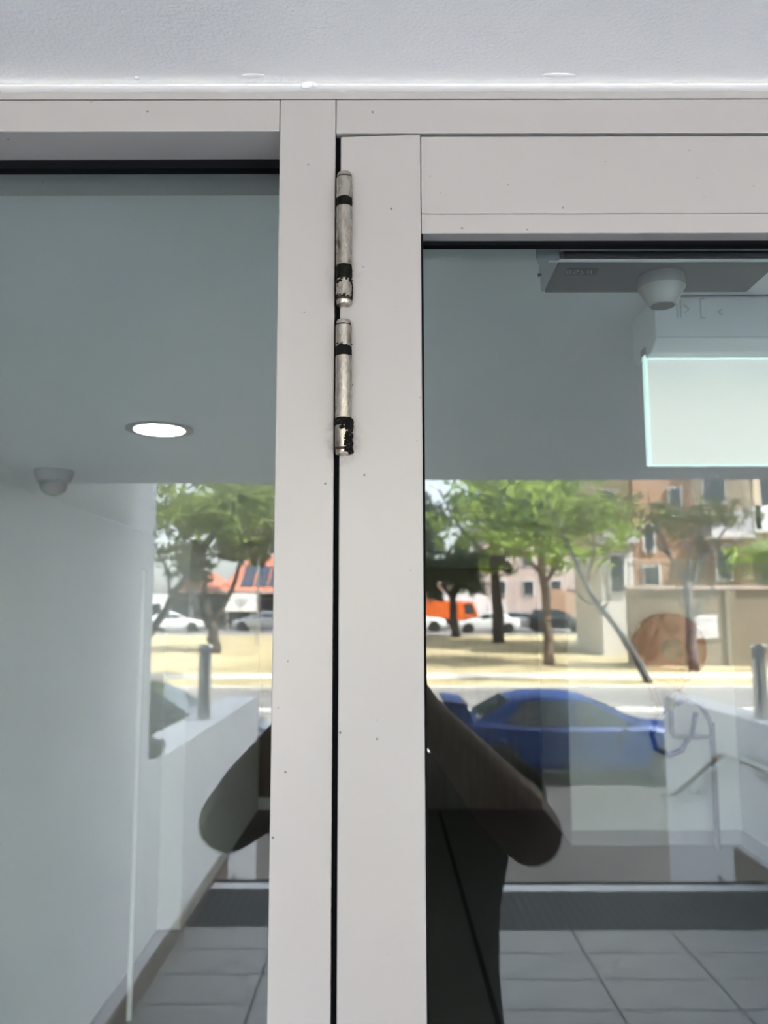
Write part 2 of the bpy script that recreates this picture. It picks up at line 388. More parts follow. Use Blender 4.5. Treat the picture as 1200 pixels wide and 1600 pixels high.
# building above the porch
bd = box('wall_facade', 'render_pale', -24, 26, -1.86, 9.0, ZC + .032, 42); S_(bd, 'pale apartment facade above the entrance')
o = box('shade_slab', 'render_pale', -1.7, 3.0, -2.85, -1.862, 2.50, 2.72); S_(o, 'unseen slab added above the porch to shade the side wall')  # unseen slab, added overhead only to shade the upper side wall
for xa, xb, nm in ((-24, -1.33, 'west'), (2.62, 26, 'east')):
    o = box('wall_' + nm, 'render_pale', xa, xb, -1.86, -1.6, -1.05, ZC + .03); S_(o, 'pale ground floor facade beside the porch')

# ================================================================== STRUCTURE: lobby inside
lf = box('floor_lobby', 'lobby_floor', -1.3, 2.75, .112, 7.2, -.2, 0); S_(lf, 'dark lobby floor behind the glass')
box('strip', 'hose_black', .45, .475, .2, 6.6, 0, .002, parent=lf)
lc = box('ceiling_lobby', 'lobby_white', -1.3, 2.75, .013, 7.2, ZC, ZC + .03); S_(lc, 'white lobby ceiling behind the glass')
o = box('wall_lobby_left', 'lobby_white', -1.3, -1.2, .112, 4.0, 0, ZC); S_(o, 'white lobby wall near the side pane')
o = box('wall_lobby_nib', 'lobby_white', -1.3, -1.08, 4.0, 6.7, 0, ZC); S_(o, 'white lobby wall stepping inward')
o = box('wall_lobby_right', 'lobby_white', 2.58, 2.75, .112, 5.6, 0, ZC); S_(o, 'white lobby wall past the hose reel')
o = box('wall_lobby_facing', 'lobby_white', 1.355, 2.75, 5.6, 7.2, 0, ZC); S_(o, 'white lobby wall carrying the hose reel')
o = box('wall_lobby_back', 'lobby_dark', -1.08, 1.355, 6.7, 6.85, 0, ZC); S_(o, 'dark brown timber wall at the back of the lobby')
o = box('baseboard_facing', 'lobby_skirt', 1.343, 2.568, 5.588, 5.6, 0, .10); S_(o, 'grey skirting under the hose reel')
o = box('baseboard_back', 'lobby_skirt', -1.08, -.45, 6.688, 6.7, 0, .10); S_(o, 'grey skirting below the brown lobby wall')
o = box('baseboard_lobby', 'lobby_skirt', 2.568, 2.58, .112, 5.588, 0, .10); S_(o, 'grey skirting on the lobby side wall')

# ================================================================== STRUCTURE: street
PROF = [(6.5, -1.0), (24.3, -.9), (27.3, -.75), (34.3, -.47), (47.3, 0), (55.3, .38), (74.3, .75), (130, 1.2)]
def zg(yp):                                             # ground level at a distance yp from the glass
    if yp <= PROF[0][0]: return PROF[0][1]
    for (a, za), (b, zb) in zip(PROF, PROF[1:]):
        if yp <= b: return za + (zb - za) * (yp - a) / (b - a)
    return PROF[-1][1]
def strip(name, m, a, b, lift, label, x0=-70, x1=70, thick=.3):
    ys = sorted({a, b} | {p[0] for p in PROF if a < p[0] < b})
    top = [(-y, zg(y) + lift) for y in ys]; bot = [(-y, zg(y) - thick) for y in reversed(ys)]
    o = MB().prism(top + bot, 'x', x0, x1).build(name, m)
    return S_(o, label)
strip('footpath', 'concrete', 6.5, 12.1, 0, 'grey concrete footpath in front of the porch')
strip('kerb', 'concrete', 12.1, 12.35, .0, 'pale kerb beside the parked cars')
strip('road', 'asphalt', 12.35, 27.3, -.12, 'grey asphalt street with parked cars')
strip('kerb_far', 'path_pale', 27.3, 27.6, .0, 'pale kerb along the dry grass')
strip('lawn', 'dry_grass', 27.6, 29.8, .0, 'dry yellow grass verge')
strip('path', 'path_pale', 29.8, 31.3, .01, 'pale path through the dry grass')
strip('lawn_wide', 'dry_grass', 31.3, 54.0, .0, 'dry yellow grass under the trees')
strip('road_far', 'asphalt', 54.0, 70.0, -.05, 'far street with traffic')
strip('ground_far', 'concrete', 70.0, 130, 0, 'paved ground around the far buildings')
for yp, a, b in ((15.6, -70, .9), (22.4, -70, 70)):
    n = strip('road_line', 'road_paint', yp, yp + .14, -.112, 'white line painted along the street', a, b, .0)

# ================================================================== OBJECTS AT THE DOOR
def hinge(z0, marks, label, lower):
    """z0 top of the barrel; marks = distances down from the top for: cap, ring, barrel, ring, knuckle end, foot"""
    e = empty('hinge', (-.0296 + X0, -.0046, z0)); e.parent = dr; e['label'] = label
    r = .0061; cap, w1, w1b, w2, w2b, end = marks
    P = lambda a, b, name, m, rr=r, ch=.0006: MB().lathe((0, 0, 0), [(rr - ch, -b), (rr, -b + ch), (rr, -a - ch), (rr - ch, -a)], 32).build(name, m, e, smooth=True)
    MB().lathe((0, 0, 0), [(r - .0006, -cap), (r - .0005, -.0012), (r - .0011, 0)], 32).build('top_cap', 'hinge_steel', e, smooth=True)
    MB().lathe((0, 0, 0), [(r - .0012, -end + .001), (r - .0012, -.0004)], 24).build('pin', 'grease', e, smooth=True)
    P(cap + .0007, w1, 'upper_knuckle', 'hinge_steel')
    def ring(a, b, name, m, wob):
        q = MB(); n = 40; rows = 7; vs = []
        for j in range(rows + 1):
            z = -b + (b - a) * j / rows
            for k in range(n):
                rr = r - .0002 + wob * (random.random() - .35) * (1 if 0 < j < rows else .3)
                vs.append((rr * cos(2 * pi * k / n), rr * sin(2 * pi * k / n), z))
        q.add(vs, [(j * n + k, j * n + (k + 1) % n, (j + 1) * n + (k + 1) % n, (j + 1) * n + k) for j in range(rows) for k in range(n)])
        return q.build(name, m, e, smooth='full')
    o = ring(w1, w1b, 'washer', 'grease', .0005); o['label'] = 'dark greasy washer'
    P(w1b, w2, 'barrel', 'hinge_steel')
    o = ring(w2 - .0005, w2b + .001, 'washer', 'grease', .0007); o['label'] = 'dark greasy washer'
    if lower: P(w2 + .0012, w2 + .0024, 'thrust_ring', 'hinge_steel', r + .0003, .0003)
    P(w2b, end - .004, 'lower_knuckle', 'hinge_steel')
    P(end - .0058, end - .0032, 'retaining_ring', 'rust', r + .00012)
    MB().lathe((0, 0, 0), [(r - .0010, -end), (r - .0004, -end + .0008), (r - .0003, -end + .0036)], 32).build('end_cap', 'hinge_steel', e, smooth=True)
    # leaves screwed in behind the barrel, reaching into the gap
    MB().box(-.0022, .0022, .003, .028, -w1 + .001, -.003).build('frame_leaf', 'grey_metal', e)
    MB().box(-.0022, .0022, .003, .028, -w2 + .001, -w1b - .001).build('door_leaf', 'grey_metal', e)
    return e
h1 = hinge(1.9848, (.0030, .0205, .0270, .0745, .0845, .1048), 'upper barrel hinge of worn steel, rust at its foot', False)
h2 = hinge(1.8681, (.0030, .0205, .0273, .0752, .0800, .1020), 'lower barrel hinge of worn steel, thick black grease at its foot', True)
def lumps(e, z0, z1, a0, a1, n, rr, name, seed):
    rnd = random.Random(seed); q = MB()
    for _ in range(n):
        t = rnd.random(); a = a0 + (a1 - a0) * rnd.random(); z = z0 + (z1 - z0) * t
        q.ell((.0060 * cos(a), .0060 * sin(a), z), tuple(rr * (.6 + rnd.random()) for _ in range(3)), 8, 6)
    o = q.build(name, 'grease', e, smooth='full'); o['kind'] = 'stuff'; o['label'] = 'black smeared grease'; return o
lumps(h2, -.0765, -.1010, -R(78), R(15), 130, .0011, 'grease', 3)
lumps(h2, -.0755, -.0830, -R(110), R(10), 50, .0011, 'grease', 4)
lumps(h1, -.0845, -.0885, -R(150), R(0), 16, .0008, 'grease', 5)
lumps(h1, -.0975, -.1005, -R(160), -R(10), 34, .0006, 'grease', 8)
lumps(h2, -.0765, -.0800, -R(180), -R(80), 40, .0008, 'grease', 9)
lumps(h2, -.0185, -.0205, -R(170), -R(10), 16, .0005, 'grease', 10)
lumps(h1, -.0860, -.1000, -R(20), R(10), 26, .0007, 'grease', 6)

# door operator box with cone on the inside of the door
e = empty('door_closer', (.245, .114, 1.951)); tag(e, 'dark grey door closer box with a cone knob behind the door glass', 'door closer')
X, Y = .245, .114
box('body', 'grey_metal', .152 - X, .3425 - X, .080 - Y, .148 - Y, 0, .048, parent=e, bevel=.001)
box('edge_strip', 'white_trim', .142 - X, .3425 - X, .0775 - Y, .0800 - Y, -.0002, .0022, parent=e, bevel=.0004)
box('slide_track', 'dark_print', .155 - X, .3425 - X, .0772 - Y, .0798 - Y, .0030, .0085, parent=e)
box('front_plate', 'grey_plastic', .152 - X, .3425 - X, .0772 - Y, .0798 - Y, .0090, .048, parent=e)
ec = MB().prism([(.131 - X, .0765 - Y), (.1515 - X, .0765 - Y), (.1515 - X, .105 - Y), (.1515 - X, .148 - Y), (.1485 - X, .148 - Y), (.136 - X, .09 - Y)], 'z', .0005, .046).build('end_cap', 'grey_plastic', e, bevel=.0012)
MB().prism([(.1395 - X, .112 - Y), (.1415 - X, .105 - Y), (.1375 - X, .105 - Y)], 'z', -.0002, .0008).build('arrow', 'dark_print', ec)
MB().lathe((.2500 - X, .1115 - Y, 0), [(.0085, -.0268), (.0115, -.0270), (.0122, -.0262), (.0198, -.0118), (.0206, -.0110), (.0203, -.0040), (.0196, .0)], 36).build('cone', 'cone_grey', e, smooth=True)
MB().lathe((.2500 - X, .1115 - Y, 0), [(.0075, -.0276), (.0100, -.0276), (.0102, -.0268)], 28).build('sensor_lens', 'grey_metal', e, smooth=True)
# small maker's badge printed on the underside
bdg = box('badge', 'dark_print', .1615 - X, .1895 - X, .0925 - Y, .1065 - Y, -.0003, .0003, parent=e)
bx, by = .1615 - X, .0995 - Y
def mark(pts, wd):
    q = MB(); pts = [(x, by + (y - by) * 2.2) for x, y in pts]
    for (xa, ya), (xb, yb) in zip(pts, pts[1:]):
        d = Vector((xb - xa, yb - ya)); n = Vector((-d.y, d.x)).normalized() * wd / 2
        q.prism([(xa - n.x, ya - n.y), (xb - n.x, yb - n.y), (xb + n.x, yb + n.y), (xa + n.x, ya + n.y)], 'z', -.0006, -.0003)
    return q.build('badge_mark', 'grey_plastic', bdg)
mark([(bx + .0025 + .0018 * cos(a), by + .0018 * sin(a)) for a in [k * pi / 6 for k in range(13)]], .0006)
mark([(bx + .0105, by + .0018), (bx + .0070, by + .0018), (bx + .0070, by), (bx + .0105, by), (bx + .0105, by - .0018), (bx + .0070, by - .0018)], .0006)
mark([(bx + .0125, by - .0018), (bx + .0165, by + .0018), (bx + .0125, by + .0018)], .0006)
mark([(bx + .0185, by - .0019), (bx + .0205, by + .0019)], .0007)
mark([(bx + .0215, by - .0019), (bx + .0235, by + .0019)], .0007)

# exit sign hanging from the lobby ceiling, blank side towards the door
e = empty('exit_sign', (.53, .48, ZC)); tag(e, 'lit hanging exit sign with a blank pale green panel behind the door', 'exit sign')
x0, x1 = .352 - .53, .718 - .53
cs_ = MB().prism([(-.048, 0), (.048, 0), (.048, -.058), (.030, -.070), (-.030, -.070), (-.048, -.058)], 'x', x0, x1).build('housing', 'sign_case', e, bevel=.0015)
box('seam', 'faint_print', x0 + .003, x1 - .003, -.0484, -.0478, -.0560, -.0553, parent=cs_)
def emb(pts, wd=.0014):
    q = MB()
    for (xa, za), (xb, zb) in zip(pts, pts[1:]):
        d = Vector((xb - xa, zb - za)); n = Vector((-d.y, d.x)).normalized() * wd / 2
        q.prism([(xa - n.x, za - n.y), (xb - n.x, zb - n.y), (xb + n.x, zb + n.y), (xa + n.x, za + n.y)], 'y', -.0484, -.0478)
    q.build('moulded_mark', 'faint_print', cs_)
emb([(x0 + .016, -.010), (x0 + .029, -.010), (x0 + .029, -.030)]); emb([(x0 + .034, -.006), (x0 + .034, -.030)])
emb([(x0 + .038, -.024), (x0 + .045, -.018), (x0 + .038, -.012)]); emb([(x0 + .066, -.004), (x0 + .060, -.004), (x0 + .060, -.030), (x0 + .066, -.030)])
emb([(x0 + .088, -.018), (x0 + .082, -.022), (x0 + .088, -.026)])
pn = MB().box(x0 + .002, x1 - .002, -.0045, .0045, -.2150, -.066).build('panel', 'sign_glow', e)
box('panel_edge', 'sign_edge', x0 - .0015, x0 + .0020, -.0052, .0052, -.2152, -.0640, parent=pn)
box('panel_edge', 'sign_edge', x1 - .0020, x1 + .0015, -.0052, .0052, -.2152, -.0640, parent=pn)
box('panel_edge', 'sign_edge', x0, x1, -.0050, .0050, -.2162, -.2150, parent=pn)
box('lamp_slot', 'sign_edge', x0 + .004, x1 - .004, -.0056, .0056, -.0712, -.0698, parent=pn)
box('clip', 'grey_plastic', x0 - .002, x0 + .006, -.010, .010, -.066, -.056, parent=cs_)
wr = MB().tube([(.352, .43, ZC - .0015), (.42, .428, ZC - .002), (.50, .429, ZC - .0012), (.60, .428, ZC - .002), (.72, .43, ZC - .0015)], .0012, 6).build('cable', 'grey_metal'); tag(wr, 'thin grey cable along the ceiling by the exit sign', 'cable')

# downlights in the lobby ceiling
def downlight(x, y, label):
    e = empty('downlight', (x, y, ZC)); tag(e, label, 'ceiling light', 'round downlights in the lobby ceiling')
    MB().lathe((0, 0, 0), [(.059, -.0005), (.074, -.0005), (.074, -.004), (.068, -.006), (.059, -.004)], 40).build('trim_ring', 'trim_ring', e, smooth=True)
    MB().lathe((0, 0, 0), [(.0585, -.0012), (.0585, -.0030), (.054, -.0040)], 40).build('lens', 'lamp_glow', e, smooth=True)
downlight(-.4985, 1.2, 'lit round downlight seen in the side pane')
downlight(-.20, 3.9, 'lit round downlight in line with the mullion')
downlight(2.48, 4.25, 'lit round downlight past the exit sign')
e = empty('security_camera', (-.943, 1.73, ZC)); tag(e, 'small dark dome camera under the ceiling near the white wall', 'security camera')
MB().lathe((0, 0, 0), [(.055, 0), (.055, -.012), (.046, -.034), (.040, -.036)], 28).build('base', 'dome_grey', e, smooth=True)
MB().lathe((0, 0, 0), [(.039, -.035), (.039, -.045), (.034, -.060), (.022, -.070), (.006, -.074)], 28).build('dome', 'dome_dark', e, smooth=True)

# fire hose reel on the facing lobby wall
e = empty('fire_hose_reel', (2.07, 5.5, 1.40)); tag(e, 'red fire hose reel with hanging hose on the lobby wall', 'hose reel')
cy = lambda z: z - 1.40
MB().lathe((0, 0, 0), [(.075, -.075), (.24, -.078), (.256, -.075), (.256, -.068), (.075, -.066)], 40, 'y').build('front_disc', 'hose_red', e, smooth=True)
MB().lathe((0, 0, 0), [(.075, .020), (.256, .020), (.256, .030), (.075, .030)], 40, 'y').build('back_disc', 'hose_red', e, smooth=True)
q = MB()
for k, (rr, yy) in enumerate([(.21, -.05), (.21, -.025), (.21, 0), (.19, -.04), (.19, -.012)]):
    q.tube([(rr * cos(a), yy, rr * sin(a)) for a in [j * 2 * pi / 32 for j in range(32)]], .0125, 8, closed=True)
o = q.build('hose_coil', 'hose_black', e, smooth='full')
MB().lathe((0, 0, 0), [(.055, -.085), (.078, -.080), (.078, .032), (.05, .032)], 28, 'y').build('hub', 'hub_dark', e, smooth=True)
MB().box(-.04, .04, .028, .098, -.10, .10).build('wall_bracket', 'hose_red', e)
MB().tube([(.17, -.085, .14), (.11, -.09, -.08), (.035, -.085, -.30)], .033, 12).build('guide_arm', 'hose_red', e, smooth=True)
MB().tube([(-.25, -.03, .04), (-.245, -.05, -.04), (-.20, -.07, -.16), (-.15, -.075, -.27)], .022, 10).build('hose', 'hose_black', e, smooth=True)
MB().tube([(-.165, -.075, -.26), (-.14, -.075, -.32), (-.11, -.07, -.40), (-.085, -.07, -.45)], [.024, .034, .030, .016], 12).build('nozzle', 'pipe_grey', e, smooth=True)
vb = MB().lathe((-.015, -.06, -.37), [(.018, -.06), (.030, -.05), (.030, .045), (.018, .06)], 14).build('valve', 'brass', e, smooth=True)
MB().lathe((-.015, -.06, -.37), [(.034, .028), (.034, .042)], 8).build('valve_nut', 'hose_black', vb)
MB().tube([(-.055, -.07, -.42), (-.13, -.075, -.50), (-.165, -.075, -.60), (-.14, -.075, -.70), (-.05, -.075, -.745), (.04, -.075, -.71), (.12, -.07, -.60), (.16, -.06, -.45)], .019, 10).build('hose_loop', 'hose_blue', e, smooth=True)
MB().tube([(-.015, -.06, -.42), (-.02, -.06, -.57), (0, -.06, -.61), (.04, -.06, -.62), (.27, -.06, -.62)], .018, 10).build('feed_pipe', 'pipe_grey', e, smooth=True)
MB().tube([(.02, -.07, -.39), (.10, -.075, -.355), (.19, -.075, -.40), (.25, -.07, -.50), (.275, -.065, -.60)], .017, 10).build('hose_arch', 'pipe_grey', e, smooth=True)
MB().tube([(.27, -.06, -.52), (.27, -.06, -1.385)], .021, 12).build('riser_pipe', 'pipe_grey', e, smooth=True)

# ================================================================== OBJECTS ON THE PORCH
def bollard(x, label):
    e = empty('bollard_light', (x, -4.90, .97)); tag(e, label, 'bollard light', 'steel bollard lights on the low walls')
    MB().lathe((0, 0, 0), [(.066, 0), (.066, .008), (.046, .010), (.046, .012)], 28).build('base_plate', 'stainless', e, smooth=True)
    MB().lathe((0, 0, 0), [(.045, .008), (.045, .385)], 28).build('post', 'stainless', e, smooth=True)
    MB().lathe((0, 0, 0), [(.040, .385), (.040, .45)], 28).build('lens', 'grey_plastic', e, smooth=True)
    MB().lathe((0, 0, 0), [(.047, .45), (.048, .452), (.048, .476), (.044, .482), (.01, .483)], 28).build('cap', 'stainless', e, smooth=True)
    for k in range(4):
        a = k * pi / 2 + .4; MB().box(.040 * cos(a) - .003, .040 * cos(a) + .003, .040 * sin(a) - .003, .040 * sin(a) + .003, .385, .45).build('lens_bar', 'stainless', e)
bollard(-1.197, 'stainless bollard light on the parapet beyond the side pane')
bollard(2.48, 'stainless bollard light on the parapet above the handrail')
e = empty('handrail', (2.27, -5.1, 0)); tag(e, 'round stainless handrail following the steps on the white wall', 'handrail')
O = lambda x, y, z: (x - 2.27, y + 5.1, z)
MB().tube([O(2.27, -.8, .73), O(2.27, -4.95, .73), O(2.27, -5.05, .725), O(2.27, -5.12, .69), O(2.27, -6.0, .26), O(2.27, -6.08, .235), O(2.27, -6.22, .235), O(2.27, -6.29, .20), O(2.27, -6.30, .14), O(2.27, -6.25, .09)], .0215, 14).build('rail', 'rail_steel', e, smooth=True)
for y, z in ((-4.55, .73), (-2.7, .73), (-5.72, .395)):
    b = MB().tube([O(2.27, y, z - .02), O(2.275, y, z - .06), O(2.30, y, z - .075), O(2.345, y, z - .075)], .007, 8).build('bracket', 'rail_steel', e, smooth=True)
    MB().lathe(O(2.343, y, z - .075), [(.03, -.004), (.03, .006)], 20, 'x').build('wall_plate', 'stainless', b, smooth=True)
rb = random.Random(5); q = MB()
bm = bmesh.new(); bmesh.ops.create_icosphere(bm, subdivisions=3, radius=1)
for v in bm.verts:
    n = v.co.normalized(); k = 1 + .14 * sin(7 * n.x + 3 * n.z) + .10 * sin(11 * n.y + 5 * n.x)
    v.co = Vector((n.x * .075 * k, n.y * .13 * k, max(n.z * .05 * k, -.035)))
me = bpy.data.meshes.new('crumpled_bundle'); bm.to_mesh(me); bm.free()
o = link('crumpled_bundle', me, 'grey_bundle', smooth='full'); o.location = (-1.150, -3.42, 1.006); tag(o, 'dark grey crumpled bundle left on the low white wall', 'bundle')

# ================================================================== CARS
def wheel(parent, x, y, r, side):
    w = MB().lathe((x, y, r), [(r * .62, -.10 * side), (r * .93, -.10 * side), (r, -.075 * side), (r, .075 * side), (r * .93, .10 * side), (r * .62, .10 * side)], 24, 'y').build('wheel', 'tyre', parent, smooth=True)
    MB().lathe((x, y, r), [(r * .66, .085 * side), (r * .62, .102 * side), (r * .56, .085 * side), (r * .15, .095 * side), (r * .10, .108 * side)], 20, 'y').build('rim', 'alloy', w, smooth=True)
    for k in range(5):
        a = k * 2 * pi / 5; c_, s2 = cos(a), sin(a); t = .035
        MB().add([(x + c_ * .05 - s2 * t, y + .108 * side, r + s2 * .05 + c_ * t), (x + c_ * .05 + s2 * t, y + .108 * side, r + s2 * .05 - c_ * t), (x + c_ * r * .6 + s2 * t * .6, y + .106 * side, r + s2 * r * .6 - c_ * t * .6), (x + c_ * r * .6 - s2 * t * .6, y + .106 * side, r + s2 * r * .6 + c_ * t * .6),
                  (x + c_ * .05 - s2 * t, y + .09 * side, r + s2 * .05 + c_ * t), (x + c_ * .05 + s2 * t, y + .09 * side, r + s2 * .05 - c_ * t), (x + c_ * r * .6 + s2 * t * .6, y + .088 * side, r + s2 * r * .6 - c_ * t * .6), (x + c_ * r * .6 - s2 * t * .6, y + .088 * side, r + s2 * r * .6 + c_ * t * .6)],
                 [(0, 1, 2, 3), (4, 7, 6, 5), (0, 4, 5, 1), (1, 5, 6, 2), (2, 6, 7, 3), (3, 7, 4, 0)]).build('spoke', 'alloy', w)
def car(name, label, loc, rz, paint, L=4.4, Wd=1.74, Hh=1.42, kind='sedan', wing=False, detail=True, group=None):
    e = empty(name, loc, rz); tag(e, label, 'car', group); h = Wd / 2
    zb = .92 if kind != 'suv' else 1.02                       # belt line
    # station: x as share of length from the tail, deck height
    deck = {'sedan': [(0, .62), (.015, .86), (.05, .98), (.17, 1.0), (.30, zb + .02), (.70, zb + .02), (.74, .95), (.93, .78), (.985, .66), (1, .50)],
            'suv': [(0, .70), (.012, .95), (.04, zb), (.10, zb), (.30, zb), (.66, zb), (.72, 1.03), (.92, .92), (.985, .78), (1, .55)]}[kind]
    roof = {'sedan': [(.11, 1.0), (.25, Hh - .06), (.32, Hh), (.46, Hh - .005), (.52, Hh - .04), (.735, .95)],
            'suv': [(.02, zb), (.06, Hh - .10), (.12, Hh), (.44, Hh - .01), (.50, Hh - .05), (.71, 1.03)]}[kind]
    q = MB(); vs = []; K = 12
    for s, z in deck:
        x = (s - .5) * L; k = 1 - .16 * max(0, (abs(s - .5) - .36) / .14) ** 2; hw = h * k; z0 = .24 if .03 < s < .97 else .34
        ring = [(hw * .86, z0), (hw * .985, z0 + .10), (hw, min(.55, z - .05)), (hw * .985, z - .07), (hw * .92, z - .01), (hw * .55, z + .015)]
        vs += [(x, -y, zz) for y, zz in ring] + [(x, y, zz) for y, zz in reversed(ring)]
    n = len(deck)
    q.add(vs, [(i * K + k, i * K + (k + 1) % K, (i + 1) * K + (k + 1) % K, (i + 1) * K + k) for i in range(n - 1) for k in range(K)] + [tuple(range(K)), tuple((n - 1) * K + k for k in range(K))])
    b = q.build('body', paint, e, smooth=True)
    q = MB(); vs = []; K = 8
    for s, z in roof:
        x = (s - .5) * L; base = zb - .02; t = (z - base) / (Hh - base); wr = h * (.93 - .20 * t)
        ring = [(h * .93, base), (wr, max(base + .005, z - .05)), (wr * .88, max(base + .008, z - .01)), (wr * .5, max(base + .01, z + .012))]
        vs += [(x, -y, zz) for y, zz in ring] + [(x, y, zz) for y, zz in reversed(ring)]
    n = len(roof)
    q.add(vs, [(i * K + k, i * K + (k + 1) % K, (i + 1) * K + (k + 1) % K, (i + 1) * K + k) for i in range(n - 1) for k in range(K)] + [tuple(range(K)), tuple((n - 1) * K + k for k in range(K))])
    q.build('cabin', paint, e, smooth=True)
    X = lambda s: (s - .5) * L
    def glass(name, a, bq, wid_a, wid_b):                     # sloped screen between roof stations a and b
        (sa, za), (sb_, zb_) = a, bq; d = Vector((X(sb_) - X(sa), zb_ - za)).normalized(); nx, nz_ = -d.y, d.x
        if nz_ < 0: nx, nz_ = -nx, -nz_
        o_ = .022
        pa = Vector((X(sa), za)).lerp(Vector((X(sb_), zb_)), .10); pb = Vector((X(sa), za)).lerp(Vector((X(sb_), zb_)), .90)
        P = [(pa.x, -wid_a, pa.y), (pb.x, -wid_b, pb.y), (pb.x, wid_b, pb.y), (pa.x, wid_a, pa.y)]
        MB().add([(x + nx * o_, y, z + nz_ * o_) for x, y, z in P] + [(x - nx * .02, y, z - nz_ * .02) for x, y, z in P],
                 [(0, 1, 2, 3), (7, 6, 5, 4), (0, 4, 5, 1), (1, 5, 6, 2), (2, 6, 7, 3), (3, 7, 4, 0)]).build(name, 'car_glass', e)
    glass('rear_window', roof[0], roof[1], h * .80, h * .66)
    glass('windscreen', roof[-2], roof[-1], h * .66, h * .80)
    r0, r1, r3, r4, r5 = roof[0], roof[1], roof[3], roof[4], roof[5]
    zt = Hh - .10; base = zb + .02
    wy = lambda z: h * (.93 - .20 * (z - zb + .02) / (Hh - zb + .02))
    def side_glass(pts):
        for sg in (-1, 1):
            v1 = [(X(s), sg * (wy(z) + .012), z) for s, z in pts]; v2 = [(X(s), sg * (wy(z) - .03), z) for s, z in pts]; n = len(pts)
            MB().add(v1 + v2, [tuple(range(n)), tuple(range(n, 2 * n))[::-1]] + [(i, (i + 1) % n, n + (i + 1) % n, n + i) for i in range(n)]).build('side_window', 'car_glass', e)
    a0 = r0[0] + (.10 if kind == 'sedan' else .03); a1 = r1[0] + (.04 if kind == 'sedan' else .02)
    side_glass([(a0, base), (.455, base), (.455, zt), (a1, zt)])
    side_glass([(.47, base), (r5[0] - .055, base), (r4[0] + .005, zt), (.47, zt)])
    r = .32 if kind == 'sedan' else .35
    for s in (.19, .81):
        for sg in (-1, 1):
            MB().lathe((X(s), sg * (h - .10), r), [(r + .045, -.10), (r + .045, .112 if sg > 0 else -.112)] if sg > 0 else [(r + .045, -.104), (r + .045, .10)], 24, 'y').build('wheel_arch', 'tyre', e, smooth=True)
            if detail: wheel(e, X(s), sg * (h - .085), r, sg)
            else: MB().lathe((X(s), sg * (h - .08), r), [(r, -.1), (r, .1)], 16, 'y').build('wheel', 'tyre', e, smooth=True)
    for sg in (-1, 1):
        MB().ell((X(.972), sg * h * .66, .66), (.06, .17, .06), 12, 8).build('headlight', 'headlight', e, smooth='full')
        MB().ell((X(.012), sg * h * .70, .78), (.04, .16, .06), 12, 8).build('tail_light', 'taillight', e, smooth='full')
        if detail:
            MB().ell((X(r5[0] - .075), sg * (h + .06), zb + .08), (.06, .09, .06), 12, 8).build('door_mirror', paint, e, smooth='full')
            box('door_seam', 'tyre', X(.462), X(.4645), min(sg * h * .96, sg * (h + .003)), max(sg * h * .96, sg * (h + .003)), .34, zb - .06, parent=e)
            box('door_handle', paint, X(.40), X(.435), min(sg * h, sg * (h + .025)), max(sg * h, sg * (h + .025)), .76, .785, parent=e)
    if detail:
        box('bumper', 'tyre', X(.985), X(1.0), -h * .6, h * .6, .34, .46, parent=e)
    if wing:
        wg = MB().prism([(X(-.005), 1.30), (X(.075), 1.27), (X(.078), 1.295), (X(-.003), 1.335)], 'y', -h * .86, h * .86).build('rear_wing', paint, e, bevel=.008)
        for sg in (-1, 1):
            MB().prism([(X(.03), .98), (X(.10), .98), (X(.08), 1.29), (X(-.005), 1.33)], 'y', sg * h * .80 - .02, sg * h * .80 + .02).build('wing_strut', paint, wg, bevel=.006)
        MB().prism([(X(.80), .875), (X(.90), .82), (X(.88), .90), (X(.80), .935)], 'y', -.24, .24).build('bonnet_scoop', paint, e, bevel=.01)
    return e
ZR = -1.0 - .1
car('sport_sedan', 'bright blue sedan with a tall rear wing parked at the kerb', (3.22, -13.75, zg(13.75) - .12), 0, 'car_blue', L=4.45, wing=True)
car('dark_hatchback', 'dark blue-black car parked behind the low wall', (-4.0, -13.75, zg(13.75) - .12), 0, 'car_dark', L=4.5, Wd=1.8, Hh=1.62, kind='suv')

# ================================================================== PHOTOGRAPHER
def remesh(name, mb, m, parent, voxel, smooth_it=4):
    me = mb.mesh(name + '_raw'); o = bpy.data.objects.new(name + '_raw', me); C.objects.link(o)
    k = o.modifiers.new('r', 'REMESH'); k.mode = 'VOXEL'; k.voxel_size = voxel
    k = o.modifiers.new('s', 'SMOOTH'); k.factor = .5; k.iterations = smooth_it
    dg = bpy.context.evaluated_depsgraph_get(); out = bpy.data.meshes.new_from_object(o.evaluated_get(dg)); out.name = name
    bpy.data.objects.remove(o); out.materials.clear()
    return link(name, out, m, parent, smooth='full')
PX, PY = .012, -1.06                                    # where the feet stand
pe = empty('person', (PX, PY, 0)); tag(pe, 'person in a black T-shirt and dark trousers holding up a phone', 'person')
def lerp(a, b, t): return tuple(a[i] + (b[i] - a[i]) * t for i in range(3))
def limb(q, pts, rad, n=14):
    """smooth chain with rounded ends, radii interpolated"""
    P = []; Q = []
    for i in range(len(pts) - 1):
        for t in (0, .25, .5, .75): P.append(lerp(pts[i], pts[i + 1], t)); Q.append(rad[i] + (rad[i + 1] - rad[i]) * t)
    P.append(pts[-1]); Q.append(rad[-1]); q.tube(P, Q, n)
    for p, r in zip(pts, rad): q.ell(p, (r, r, r), 14, 10)
L3 = lambda x, y, z: (x - PX, y - PY, z)
sh = {s: L3(PX + s * .205, -1.05, 1.315) for s in (-1, 1)}
el = {1: L3(.258, -.865, 1.268), -1: L3(-.285, -.865, 1.275)}
wr_ = {1: L3(.070, -.690, 1.490), -1: L3(-.110, -.690, 1.510)}
ph = (-.022, -.613, 1.588)                               # phone centre
q = MB()
